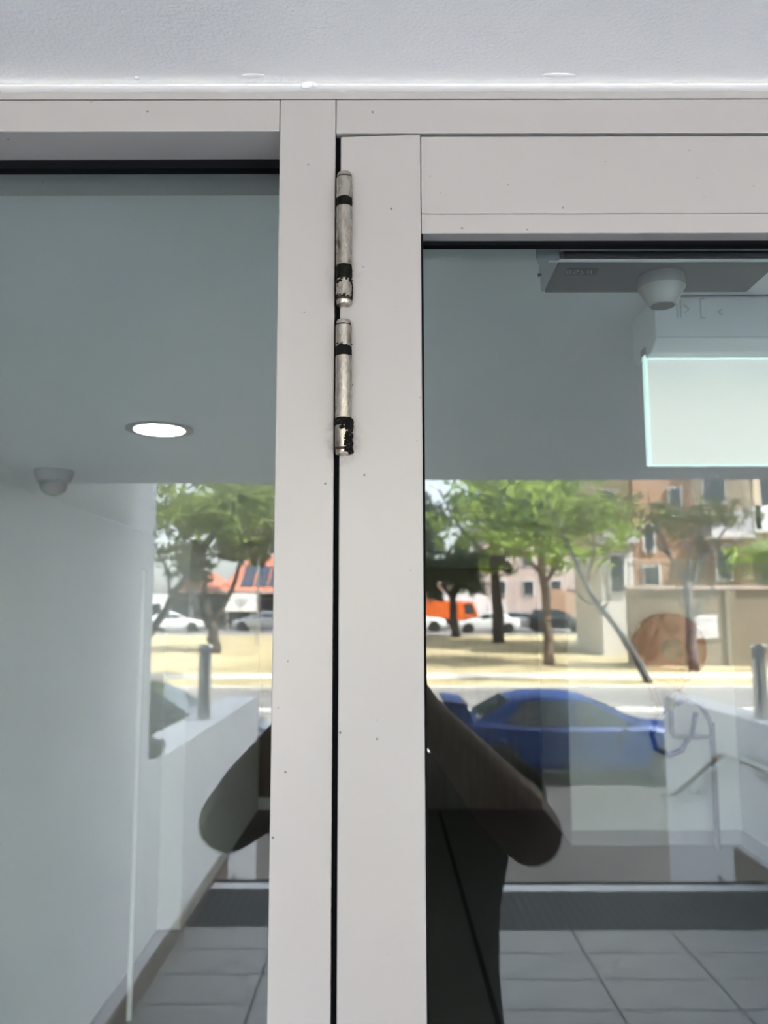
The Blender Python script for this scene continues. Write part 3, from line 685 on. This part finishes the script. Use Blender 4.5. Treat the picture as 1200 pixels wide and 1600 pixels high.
# torso, neck, head
q.tube([(0, 0, .88), (0, 0, .98), (0, .005, 1.10), (0, .01, 1.22), (0, .0, 1.30), (0, -.005, 1.345)], [(.105, .165), (.11, .168), (.105, .160), (.112, .178), (.095, .175), (.06, .10)], 24)
HX = -.030
q.tube([(0, -.005, 1.30), (HX * .6, .012, 1.40), (HX, .02, 1.44)], [.062, .056, .056], 16)
q.ell((HX, .025, 1.545), (.074, .096, .112), 24, 18); q.ell((HX, .058, 1.475), (.052, .058, .050), 18, 12)
q.ell((HX, .122, 1.520), (.013, .020, .026), 10, 8); q.ell((HX, .128, 1.508), (.018, .012, .010), 10, 8)
q.ell((HX, .096, 1.560), (.060, .020, .012), 14, 8)
for s in (-1, 1):
    q.ell((HX + s * .076, .012, 1.535), (.010, .022, .034), 10, 8); q.ell((HX + s * .037, .085, 1.510), (.022, .020, .020), 10, 8)
    # arm: shoulder, elbow, wrist
    S1, E1, W1 = sh[s], el[s], wr_[s]
    limb(q, [S1, lerp(S1, E1, .5), E1], [.066, .063, .056]); limb(q, [E1, lerp(E1, W1, .28), lerp(E1, W1, .7), W1], [.056, .056, .041, .031])
    # palm beside the phone, fingers round its edge and behind it
    ex = ph[0] - PX + s * .036; by_ = ph[1] - PY
    pc = (ex + s * .022, by_ - .020, ph[2] - .020)
    limb(q, [W1, (ex + s * .022, by_ - .040, ph[2] - .045), pc], [.029, .026, .022])
    q.ell((ex + s * .018, by_ - .016, ph[2] - .018), (.018, .024, .040), 14, 10)
    for k in range(4):                                   # four fingers, curling over the far face of the phone
        z = ph[2] + .022 - k * .021; ln = (.92, 1.0, .94, .76)[k]
        limb(q, [(ex + s * .020, by_ - .008, z - .004), (ex + s * .017, by_ + .015, z), (ex + s * (.017 - .022 * ln), by_ + .019, z + .002), (ex + s * (.017 - .040 * ln), by_ + .013, z)], [.0095, .0088, .0080, .0070], 10)
    limb(q, [(ex + s * .016, by_ - .028, ph[2] - .030), (ex + s * .010, by_ - .030, ph[2] + .004), (ex - s * .006, by_ - .020, ph[2] + .024), (ex - s * .012, by_ - .013, ph[2] + .034)], [.0125, .0110, .0095, .0080], 10)
    # leg and foot
    limb(q, [(s * .095, 0, .90), (s * .105, .01, .50), (s * .110, -.02, .10)], [.088, .058, .040])
    q.ell((s * .115, .05, .045), (.040, .115, .036), 14, 10)
body = remesh('body', q, 'skin', pe, .0055)
q = MB(); q.ell((HX, .010, 1.570), (.084, .102, .100), 24, 16); q.ell((HX, -.030, 1.520), (.076, .070, .090), 20, 14)
hm = q.mesh('hair'); bm = bmesh.new(); bm.from_mesh(hm)
bmesh.ops.delete(bm, geom=[v for v in bm.verts if v.co.y > .050 and v.co.z < 1.600 or v.co.z < 1.46], context='VERTS'); bm.to_mesh(hm); bm.free()
ho = link('hair', hm, 'hair', pe, smooth='full'); k = ho.modifiers.new('s', 'SOLIDIFY'); k.thickness = .008
for s in (-1, 1):
    ey = MB().ell((HX + s * .031, .106, 1.541), (.0135, .011, .0085), 12, 8).build('eye', 'eye_white', pe, smooth='full')
    MB().ell((HX + s * .031, .115, 1.541), (.0058, .0030, .0058), 10, 8).build('iris', 'eye_dark', ey, smooth='full')
    MB().ell((HX + s * .032, .113, 1.562), (.021, .008, .005), 10, 6).build('eyebrow', 'hair', pe, smooth='full')
MB().ell((HX, .109, 1.480), (.024, .010, .008), 12, 8).build('mouth', 'lip', pe, smooth='full')
q = MB()                                                # T-shirt with short sleeves
q.tube([(0, 0, .80), (0, 0, .95), (0, .005, 1.08), (0, .01, 1.20), (0, .0, 1.29), (0, -.004, 1.355), (0, 0, 1.372)], [(.145, .226), (.142, .212), (.138, .214), (.142, .238), (.118, .225), (.070, .120), (.064, .075)], 30)
for s in (-1, 1):
    S1, E1 = sh[s], el[s]
    limb(q, [S1, lerp(S1, E1, .30)], [.076, .078]); q.tube([S1, lerp(S1, E1, .30), lerp(S1, E1, .46)], [.074, .078, .080], 18)
t = remesh('t_shirt', q, 'shirt', pe, .008, 3); t['label'] = 'black T-shirt'
q = MB()
q.tube([(0, 0, .80), (0, 0, .86), (0, 0, .97)], [(.11, .19), (.125, .205), (.122, .200)], 26)
for s in (-1, 1):
    limb(q, [(s * .098, 0, .86), (s * .105, .01, .50), (s * .110, -.015, .10)], [.103, .080, .066]); q.tube([(s * .110, -.015, .12), (s * .110, -.012, .055)], .068, 18)
t = remesh('trousers', q, 'trousers', pe, .009, 3); t['label'] = 'dark trousers'
for s in (-1, 1):
    q = MB(); q.ell((s * .115, .05, .050), (.050, .135, .050), 18, 12); q.ell((s * .113, -.03, .060), (.045, .055, .055), 16, 10); q.box(s * .115 - .045, s * .115 + .045, -.075, .17, 0, .02)
    remesh('shoe', q, 'shoe', pe, .006, 3)
# the phone itself
e = empty('smartphone', (ph[0], ph[1], ph[2])); e.rotation_euler = (R(7.07), 0, 0); tag(e, 'dark smartphone held upright in both hands', 'phone')
box('case', 'phone_body', -.0355, .0355, -.004, .004, -.0735, .0735, parent=e, bevel=.003)
box('display', 'screen', -.0335, .0335, -.0043, -.0038, -.0705, .0705, parent=e)
cb = box('camera_bump', 'phone_body', -.003, .033, .004, .0058, .035, .071, parent=e, bevel=.0015)
for x, z in ((.023, .0625), (.023, .0445), (.007, .0535)):
    MB().lathe((x, 0, z), [(.0075, .0058), (.0075, .0068), (.006, .0070)], 20, 'y').build('lens', 'phone_lens', cb, smooth=True)

# ================================================================== TREES
def jag(p0, p1, n, amp, rnd):
    P = []
    for i in range(n + 1):
        t = i / n; k = amp * sin(pi * t)
        P.append((p0[0] + (p1[0] - p0[0]) * t + k * (rnd.random() - .5), p0[1] + (p1[1] - p0[1]) * t + k * (rnd.random() - .5), p0[2] + (p1[2] - p0[2]) * t + k * .3 * (rnd.random() - .5)))
    return P
def tree(label, base, stems, crowns, leaf, bark, n, size, seed, name='street_tree', twigs=0):
    """stems: (points relative to base, r0, r1); crowns: (centre, radii) relative to base"""
    rnd = random.Random(seed); e = empty(name, (base[0], -base[1], zg(base[1]) - .05)); tag(e, label, 'tree')
    ends = []
    for k, (pts, r0, r1) in enumerate(stems):
        P = []; 
        for a, b in zip(pts, pts[1:]): P += jag(a, b, 4, .12, rnd)[:-1]
        P.append(pts[-1]); m = len(P)
        MB().tube(P, [r0 + (r1 - r0) * i / (m - 1) for i in range(m)], 8).build('trunk' if k == 0 else 'branch', bark, e, smooth='full')
        ends.append((pts[-1], r1)); ends.append((P[m // 2], r1 * 1.2))
    for i in range(twigs):
        (p, r) = ends[i % len(ends)]; a = rnd.random() * 2 * pi; ln = .8 + rnd.random() * 1.8
        q_ = (p[0] + cos(a) * ln * .7, p[1] + sin(a) * ln * .7, p[2] + ln * (.6 + .5 * rnd.random()))
        MB().tube(jag(p, q_, 4, .3, rnd), [r * .6 * (1 - .2 * j) for j in range(5)], 5).build('branch', bark, e, smooth='full')
    vs = []; fs = []; tot = sum(c[1][0] * c[1][1] * c[1][2] for c in crowns)
    for c, r in crowns:
        blobs = [(Vector((rnd.gauss(0, .42) * r[0], rnd.gauss(0, .42) * r[1], rnd.gauss(0, .42) * r[2])) + Vector(c), .18 + .24 * rnd.random()) for _ in range(26)]
        for i in range(int(n * r[0] * r[1] * r[2] / tot)):
            b, k = blobs[rnd.randrange(len(blobs))]
            p = b + Vector((rnd.gauss(0, .5) * k * r[0], rnd.gauss(0, .5) * k * r[1], rnd.gauss(0, .38) * k * r[2]))
            u = Vector((rnd.uniform(-1, 1), rnd.uniform(-1, 1), rnd.uniform(-.8, .8))).normalized(); v = u.orthogonal().normalized()
            v = (Matrix.Rotation(rnd.random() * 6.28, 3, u) @ v); s_ = size * (.6 + .8 * rnd.random()); j = len(vs)
            w2 = u.cross(v)
            vs += [p - v * s_, p + w2 * s_ * .45, p + v * s_, p - w2 * s_ * .45]; fs.append((j, j + 1, j + 2, j + 3))
    me = bpy.data.meshes.new('foliage'); me.from_pydata([tuple(p) for p in vs], [], fs)
    o = link('foliage', me, leaf, e); o['kind'] = 'stuff'
    return e
tree('leafy green tree with a pale trunk on the dry grass', (6.9, 34.3),
     [([(0, 0, 0), (-.05, 0, 2.3), (-.25, 0, 4.4), (-.4, 0, 6.6)], .24, .10), ([(-.15, 0, 3.4), (1.0, .3, 5.2), (1.9, .4, 6.8)], .10, .04), ([(-.2, 0, 3.8), (-1.6, -.3, 5.4), (-2.6, -.3, 6.8)], .09, .04)],
     [((0, 0, 6.6), (3.6, 3, 1.9)), ((.7, .2, 4.6), (1.5, 1.3, .85)), ((-1.9, 0, 5.5), (1.8, 1.6, 1.0)), ((2.7, 0, 5.9), (1.9, 1.6, 1.0)), ((.4, 0, 8.6), (4.0, 3, 1.8))], 'leaf_bright', 'bark', 6500, .17, 1)
tree('bright leafy tree with a dark stout trunk further along the grass', (6.6, 47.3),
     [([(0, 0, 0), (-.1, 0, 3), (-.25, 0, 6), (-.2, 0, 9)], .36, .15), ([(-.1, 0, 4.5), (2.2, .3, 7), (3.4, .3, 9)], .14, .05), ([(-.15, 0, 4.6), (-2.2, 0, 6.8), (-3.4, 0, 9)], .14, .05)],
     [((-.5, 0, 8.8), (3.4, 3, 2.4)), ((1.3, 0, 5.6), (1.9, 1.6, 1.1)), ((-2.4, 0, 6.6), (1.9, 1.8, 1.3)), ((2.6, 0, 7.5), (2.4, 2, 1.5)), ((0, 0, 11.5), (4.6, 3.5, 2)), ((-.6, 0, 4.4), (1.0, 1.0, .6))], 'leaf_bright', 'bark_dark', 6000, .22, 2)
tree('dark olive tree beside the white truck', (4.55, 52),
     [([(0, 0, 0), (-.2, 0, 2.4), (.3, 0, 5)], .30, .12), ([(-.2, 0, 2.3), (-1.2, 0, 4.2)], .14, .06), ([(-.1, 0, 2.6), (1.2, 0, 4.4)], .12, .05)],
     [((-1.6, 0, 4.4), (2.0, 1.8, 2.0)), ((.8, 0, 4.6), (1.9, 1.8, 1.6)), ((-2.0, 0, 7.4), (1.6, 1.8, 1.6)), ((-3.6, 0, 5.6), (1.6, 1.8, 2.4))], 'leaf_dark', 'bark_dark', 7000, .22, 3)
tree('leaning slender tree reaching over the dark parked car', (-9.0, 28.5),
     [([(-.2, 0, 0), (.9, 0, 1.9), (2.4, .2, 4.4), (4.0, .3, 6.6)], .18, .07), ([(1.6, .1, 3.0), (1.2, .1, 4.3), (.6, .2, 5.6)], .06, .03), ([(.5, 0, 1.2), (-.2, 0, 3), (.6, 0, 5.2)], .08, .04), ([(2.0, .2, 3.7), (3.3, .2, 4.6)], .05, .02)],
     [((2.2, 0, 6.1), (2.6, 2, .95)), ((.6, 0, 5.5), (1.0, 1, .8)), ((3.4, .2, 5.2), (1.3, 1, .6)), ((3.8, 0, 6.8), (2.4, 2, 1.2)), ((.3, 0, 4.2), (.7, .8, .6))], 'leaf_mid', 'bark_dark', 3600, .13, 4, twigs=8)
tree('forked tree in front of the red roofed shop', (-8.55, 41),
     [([(.1, 0, 0), (0, 0, 1.4), (-.5, 0, 3.0), (-.6, 0, 5.5)], .34, .10), ([(0, 0, 1.3), (.9, 0, 3.2), (1.6, 0, 5.5)], .18, .06), ([(-.1, 0, 1.2), (-1.1, 0, 2.6), (-2.0, 0, 5.4)], .16, .05)],
     [((.3, 0, 7.2), (3.6, 2.4, 1.4)), ((1.9, 0, 5.4), (1.5, 1.4, .8)), ((-1.6, 0, 5.4), (1.1, 1.1, .9)), ((2.6, .4, 6.2), (1.6, 1.4, 1.0))], 'leaf_olive', 'bark_dark', 3800, .18, 5)
tree('dark dense tree beyond the red roofed shop', (-8.0, 64),
     [([(0, 0, 0), (.2, 0, 4), (0, 0, 8)], .4, .15)], [((.4, 0, 7.2), (2.6, 2.2, 2.0)), ((-3.0, 0, 6.4), (1.8, 2, 1.6)), ((0, 0, 10.5), (4.5, 3, 2.4))], 'leaf_dark', 'bark_dark', 6000, .26, 6)
tree('pale olive tree behind the white shed', (-16.5, 70),
     [([(0, 0, 0), (.2, 0, 3), (0, 0, 6)], .3, .12)], [((0, 0, 5.6), (3.0, 2, 2.4)), ((3.2, 0, 6.6), (2.2, 2, 2.0)), ((1, 0, 9), (4, 2, 2))], 'leaf_olive', 'bark_grey', 3000, .24, 16)
tree('grey many-stemmed tree with sparse leaves before the apartments', (12.05, 32.2),
     [([(.1, 0, 0), (.05, 0, 2.0), (.0, 0, 3.6)], .24, .17), ([(0, 0, 3.3), (-.7, 0, 4.6), (-1.3, 0, 6.2)], .10, .03), ([(0, 0, 3.4), (.1, 0, 4.8), (-.3, 0, 6.6)], .10, .03), ([(.05, 0, 3.3), (.7, 0, 4.6), (1.9, 0, 5.9)], .12, .03), ([(.4, 0, 4.2), (.6, 0, 5.2), (.7, 0, 6.8)], .07, .03), ([(-.6, 0, 4.5), (-1.4, 0, 5.1), (-2.2, 0, 5.9)], .05, .02), ([(.7, 0, 4.6), (1.7, 0, 5.0), (2.6, 0, 5.5)], .05, .02)],
     [((-.9, 0, 6.0), (1.9, 1.4, .8)), ((1.2, 0, 6.2), (1.8, 1.4, .7))], 'leaf_olive', 'bark_grey', 1500, .11, 7, twigs=26)
tree('grey trunk leaning over the blue sedan', (9.0, 28.3),
     [([(.15, 0, 0), (-.75, 0, 1.7), (-1.9, 0, 3.4), (-2.6, 0, 4.9)], .15, .06), ([(-1.0, 0, 2.1), (-1.7, .1, 2.7), (-2.6, .1, 3.3)], .06, .03), ([(-1.9, 0, 3.4), (-1.6, 0, 4.6), (-1.7, 0, 5.8)], .05, .03)],
     [((-2.4, 0, 5.6), (1.5, 1.2, .8)), ((-1.6, 0, 6.2), (1.5, 1.2, .6))], 'leaf_mid', 'bark_grey', 900, .11, 8, twigs=8)
tree('rounded green tree growing behind the beige brick wall', (17.6, 36.5),
     [([(0, 0, 0), (.1, 0, 2.5), (0, 0, 4)], .14, .06)], [((-.4, 0, 4.5), (1.5, 1.2, .9)), ((1.4, 0, 4.9), (1.6, 1.2, 1.0)), ((.2, 0, 3.7), (1.3, 1, .6))], 'leaf_bright', 'bark_grey', 2600, .13, 9)

# ================================================================== FAR BUILDINGS
def building(name, label, x0, x1, yp, depth, h, wall, zbase=None):
    z = zg(yp) - .2 if zbase is None else zbase
    e = empty(name, ((x0 + x1) / 2, -yp, z)); tag(e, label, 'building'); e['_'] = 0; del e['_']
    box('wall', wall, (x0 - x1) / 2, (x1 - x0) / 2, -depth, 0, 0, h, parent=e)
    return e, (x0 + x1) / 2, z
def window(e, cx, cz, x0, x1, z0, z1, frame='white_paint', y=0):
    w = box('window', frame, x0 - cx, x1 - cx, y, y + .10, z0 - cz, z1 - cz, parent=e)
    box('pane', 'far_glass', x0 - cx + .1, x1 - cx - .1, y + .10, y + .13, z0 - cz + .1, z1 - cz - .1, parent=w)
def slab(e, cx, cz, name, m, x0, x1, y0, y1, z0, z1): return box(name, m, x0 - cx, x1 - cx, y0, y1, z0 - cz, z1 - cz, parent=e)
# apartment block, 39 m away
e, cx, cz = building('apartment_block', 'cream and orange brick apartment block with balconies', 10.4, 30, 39.5, 5, 16, 'render_cream')
slab(e, cx, cz, 'brick_bay', 'orange_brick', 12.1, 15.0, 0, .35, 2.8, 9.5)
slab(e, cx, cz, 'brick_bay', 'orange_brick', 15.6, 17.0, 0, .5, 3.0, 5.3)
slab(e, cx, cz, 'white_bay', 'render_pale', 10.4, 11.95, 0, .6, -.5, 5.0)
slab(e, cx, cz, 'white_bay', 'render_lilac', 10.4, 12.1, 0, 1.2, 5.0, 5.7)
for x0, x1, z0, z1, y in ((10.75, 11.55, 2.6, 4.5, .6), (12.5, 13.1, 4.6, 6.0, .35), (13.8, 14.5, 6.3, 7.8, .35), (12.4, 13.3, 2.95, 4.0, .35), (10.6, 11.4, 6.0, 7.7, 0), (18.2, 20.0, 2.6, 4.8, 0), (18.4, 20.4, 6.6, 8.4, 0), (15.9, 16.7, 3.2, 4.8, .5), (21.5, 23.5, 2.6, 4.8, 0), (21.5, 23.5, 6.6, 8.4, 0), (15.6, 16.8, 7.0, 8.6, 0)):
    window(e, cx, cz, x0, x1, z0, z1, y=y)
for x0, x1, z0, z1 in ((15.4, 17.3, 5.35, 6.5), (17.4, 24.5, 5.6, 6.7), (10.3, 12.3, 8.6, 9.6), (15.4, 24.5, 9.5, 10.5)):
    b = slab(e, cx, cz, 'balcony', 'render_lilac' if x0 < 17 else 'white_paint', x0, x1, 0, 1.6, z0, z1)
    slab(e, cx, cz, 'balcony_floor', 'render_pale', x0 - .05, x1 + .05, 0, 1.7, z0 - .18, z0)
slab(e, cx, cz, 'downpipe', 'render_cream', 17.45, 17.75, 1.3, 1.6, 5.0, 9.4)
slab(e, cx, cz, 'cornice', 'render_lilac', 10.3, 30.1, -.1, .4, 15.3, 15.6)
# beige brick boundary wall in front of it
zb_ = zg(34) - .2
e = empty('boundary_wall', (15.6, -34, zb_)); tag(e, 'long beige brick boundary wall with a vent below the apartments', 'wall')
box('brick_face', 'beige_brick', -5.4, 9.0, -.35, 0, 0, 3.35, parent=e)
box('coping', 'render_pink', -5.5, 9.1, -.5, .12, 3.35, 3.50, parent=e)
for x in (-5.4, -1.4, 2.0, 5.4, 8.6): box('pier', 'beige_brick', x, x + .45, 0, .10, 0, 3.345, parent=e)
vt = box('vent', 'render_lilac', -2.75, -1.75, 0, .05, 1.3, 2.3, parent=e)
for k in range(7): box('slat', 'white_paint', -2.70, -1.80, .05, .085, 1.36 + k * .13, 1.42 + k * .13, parent=vt)
for k in range(24): box('fence_bar', 'shop_dark', -5.3 + k * .6, -5.26 + k * .6, -.3, -.26, 3.50, 4.4, parent=e)
box('fence_rail', 'shop_dark', -5.3, 8.6, -.3, -.26, 4.36, 4.42, parent=e)
# pinkish block behind the trees
e, cx, cz = building('rendered_block', 'pinkish beige block behind the two green trees', 10.5, 26, 86, 12, 12, 'render_pink')
for i in range(5):
    for j in range(3): window(e, cx, cz, 11.6 + i * 2.9, 12.8 + i * 2.9, 3.6 + j * 3.0, 5.2 + j * 3.0)
slab(e, cx, cz, 'doorway', 'orange_brick', 17.4, 19.8, 0, .2, .8, 4.2)
slab(e, cx, cz, 'roof_slab', 'render_pale', 10.2, 26.3, -12, .6, 12.6, 13.0)
e, cx, cz = building('brick_shop', 'low orange brick shop beyond the white van', 0, 7.5, 92, 10, 4.4, 'orange_brick')
for i in range(3): window(e, cx, cz, .8 + i * 2.3, 2.4 + i * 2.3, 1.8, 3.6)
slab(e, cx, cz, 'awning', 'white_paint', -.2, 7.7, 0, 1.2, 3.9, 4.2)
e, cx, cz = building('tall_tower', 'distant pale tower behind the dark olive tree', -6, 6, 122, 12, 9, 'render_pale')
for i in range(4):
    for j in range(2): window(e, cx, cz, -5.2 + i * 2.9, -3.4 + i * 2.9, 4.0 + j * 2.8, 5.4 + j * 2.8)
# shop with a red tiled hip roof and solar panels
e, cx, cz = building('tiled_roof_shop', 'dark fronted shop with a red tiled roof and solar panels', -18.5, -6, 72, 10, 3.1, 'shop_dark')
rx0, rx1 = -19 - cx, -5.5 - cx
rf = MB().add([(rx0, .8, 3.1), (-14.2 - cx, .8, 3.1), (-14.2 - cx, -10.5, 3.1), (rx0, -10.5, 3.1), (-16.8 - cx, -3.5, 5.0), (-15.5 - cx, -3.5, 5.0)], [(0, 1, 5, 4), (1, 2, 5), (2, 3, 4, 5), (3, 0, 4), (3, 2, 1, 0)]).build('hip_roof', 'roof_red', e)
rf2 = MB().add([(-14.6 - cx, .8, 3.1), (rx1, .8, 3.1), (rx1, -10.5, 3.1), (-14.6 - cx, -10.5, 3.1), (-12.4 - cx, -4.5, 6.6), (-7.5 - cx, -4.5, 6.6)], [(0, 1, 5, 4), (1, 2, 5), (2, 3, 4, 5), (3, 0, 4), (3, 2, 1, 0)]).build('hip_roof', 'roof_red', e)
for i in range(5):
    for j in range(2):
        t0, t1 = .12 + j * .30, .38 + j * .30; f = lambda t: (.8 - 5.3 * t, 3.1 + 3.5 * t + .06)
        (ya, za), (yb, zb2) = f(t0), f(t1); xa = -12.6 - cx + i * 1.25
        MB().add([(xa, ya, za), (xa + 1.1, ya, za), (xa + 1.1, yb, zb2), (xa, yb, zb2), (xa, ya, za + .05), (xa + 1.1, ya, za + .05), (xa + 1.1, yb, zb2 + .05), (xa, yb, zb2 + .05)],
                 [(3, 2, 1, 0), (4, 5, 6, 7), (0, 1, 5, 4), (1, 2, 6, 5), (2, 3, 7, 6), (3, 0, 4, 7)]).build('solar_panel', 'solar', rf2)
slab(e, cx, cz, 'fascia', 'render_pink', -19.0, -5.5, .7, .85, cz + 2.95, cz + 3.2)
for i in range(5): window(e, cx, cz, -18 + i * 2.4, -16.2 + i * 2.4, cz + .4, cz + 2.6, 'render_pink')
e, cx, cz = building('white_shed', 'low white shed near the edge of the far street', -26, -19.5, 76, 8, 3.0, 'white_paint')
window(e, cx, cz, -24.5, -22.5, cz + .6, cz + 2.2); window(e, cx, cz, -22, -20.5, cz + .6, cz + 2.2)
# white roadside sign on two posts
e = empty('roadside_sign', (-8.95, -50, zg(50) - .05)); tag(e, 'white roadside sign with a slanted corner on two posts', 'sign')
z0 = 1.65 + .25 - zg(50)
sp = MB().prism([(-.95, z0), (1.15, z0), (1.15, z0 + 1.05), (-.6, z0 + 1.05), (-.85, z0 + .75)], 'y', -.05, .05).build('board', 'white_paint', e, bevel=.02)
for x, w_, z in ((-.35, .18, .62), (.25, .85, .66), (.20, .7, .42), (.1, .5, .24)): box('lettering', 'sign_print', x - w_ / 2, x + w_ / 2, .05, .056, z0 + z, z0 + z + .09, parent=sp)
for x in (-.6, .85): MB().tube([(x, -.08, 0), (x, -.08, z0 + .9)], .04, 8).build('post', 'stainless', e, smooth=True)
e = empty('lamp_post', (-6.95, -45, zg(45) - .05)); tag(e, 'thin pale lamp post by the roadside sign', 'lamp post')
MB().tube([(0, 0, 0), (0, 0, 7)], [.08, .05], 10).build('pole', 'stainless', e, smooth=True); MB().ell((.5, 0, 7.05), (.55, .14, .08), 12, 8).build('lamp_head', 'grey_metal', e, smooth='full')

# far traffic
def truck(name, label, x, yp, cab, cargo, L=5.6, h=2.9):
    e = empty(name, (x, -yp, zg(yp) - .05)); tag(e, label, 'truck')
    box('cargo_box', cargo, -L / 2, L / 2 - 1.7, -1.0, 1.0, .75, h, parent=e, bevel=.05)
    cb = MB().prism([(L / 2 - 1.6, .5), (L / 2, .5), (L / 2, 1.15), (L / 2 - .35, 2.1), (L / 2 - 1.6, 2.15)], 'y', -.95, .95).build('cab', cab, e, bevel=.05)
    MB().prism([(L / 2 - 1.0, 1.2), (L / 2 - .2, 1.2), (L / 2 - .48, 1.95), (L / 2 - 1.0, 1.95)], 'y', -.97, .97).build('cab_window', 'car_glass', cb)
    box('chassis', 'tyre', -L / 2, L / 2 - .1, -.8, .8, .42, .74, parent=e)
    for xx in (-L / 2 + 1.0, L / 2 - .9):
        for sg in (-1, 1): MB().lathe((xx, sg * .86, .42), [(.42, -.12), (.42, .12)], 18, 'y').build('wheel', 'tyre', e, smooth=True)
yp = 62
truck('delivery_truck', 'white box truck on the far street beside the olive tree', 7.4, 67.5, 'car_white', 'car_white', 5.2, 2.7)
truck('tipper_truck', 'orange truck on the far street beyond the grass', 5.2, 64.0, 'car_orange', 'car_orange', 4.0, 2.2)
car('white_van', 'white high roofed car beside the orange truck', (2.2, -60, zg(60) - .05), 0, 'car_white', L=4.6, Hh=1.9, kind='suv', detail=False)
car('white_sedan', 'white sedan on the far street between two tree trunks', (7.2, -57.6, zg(57.6) - .05), pi, 'car_white', detail=False)
car('silver_sedan', 'silver sedan on the far street behind the dark trunk', (10.2, -61.0, zg(61) - .05), 0, 'car_silver', detail=False)
car('black_hatchback', 'black car on the far street by the pale trunk', (12.4, -58.5, zg(58.5) - .05), 0, 'car_dark', detail=False, kind='suv', Hh=1.6)
car('pale_sedan', 'white sedan on the far street near the shed', (-15.2, -60, zg(60) - .05), 0, 'car_white', detail=False)
car('grey_sedan', 'silver sedan on the far street below the roadside sign', (-9.2, -62, zg(62) - .05), pi, 'car_silver', detail=False)
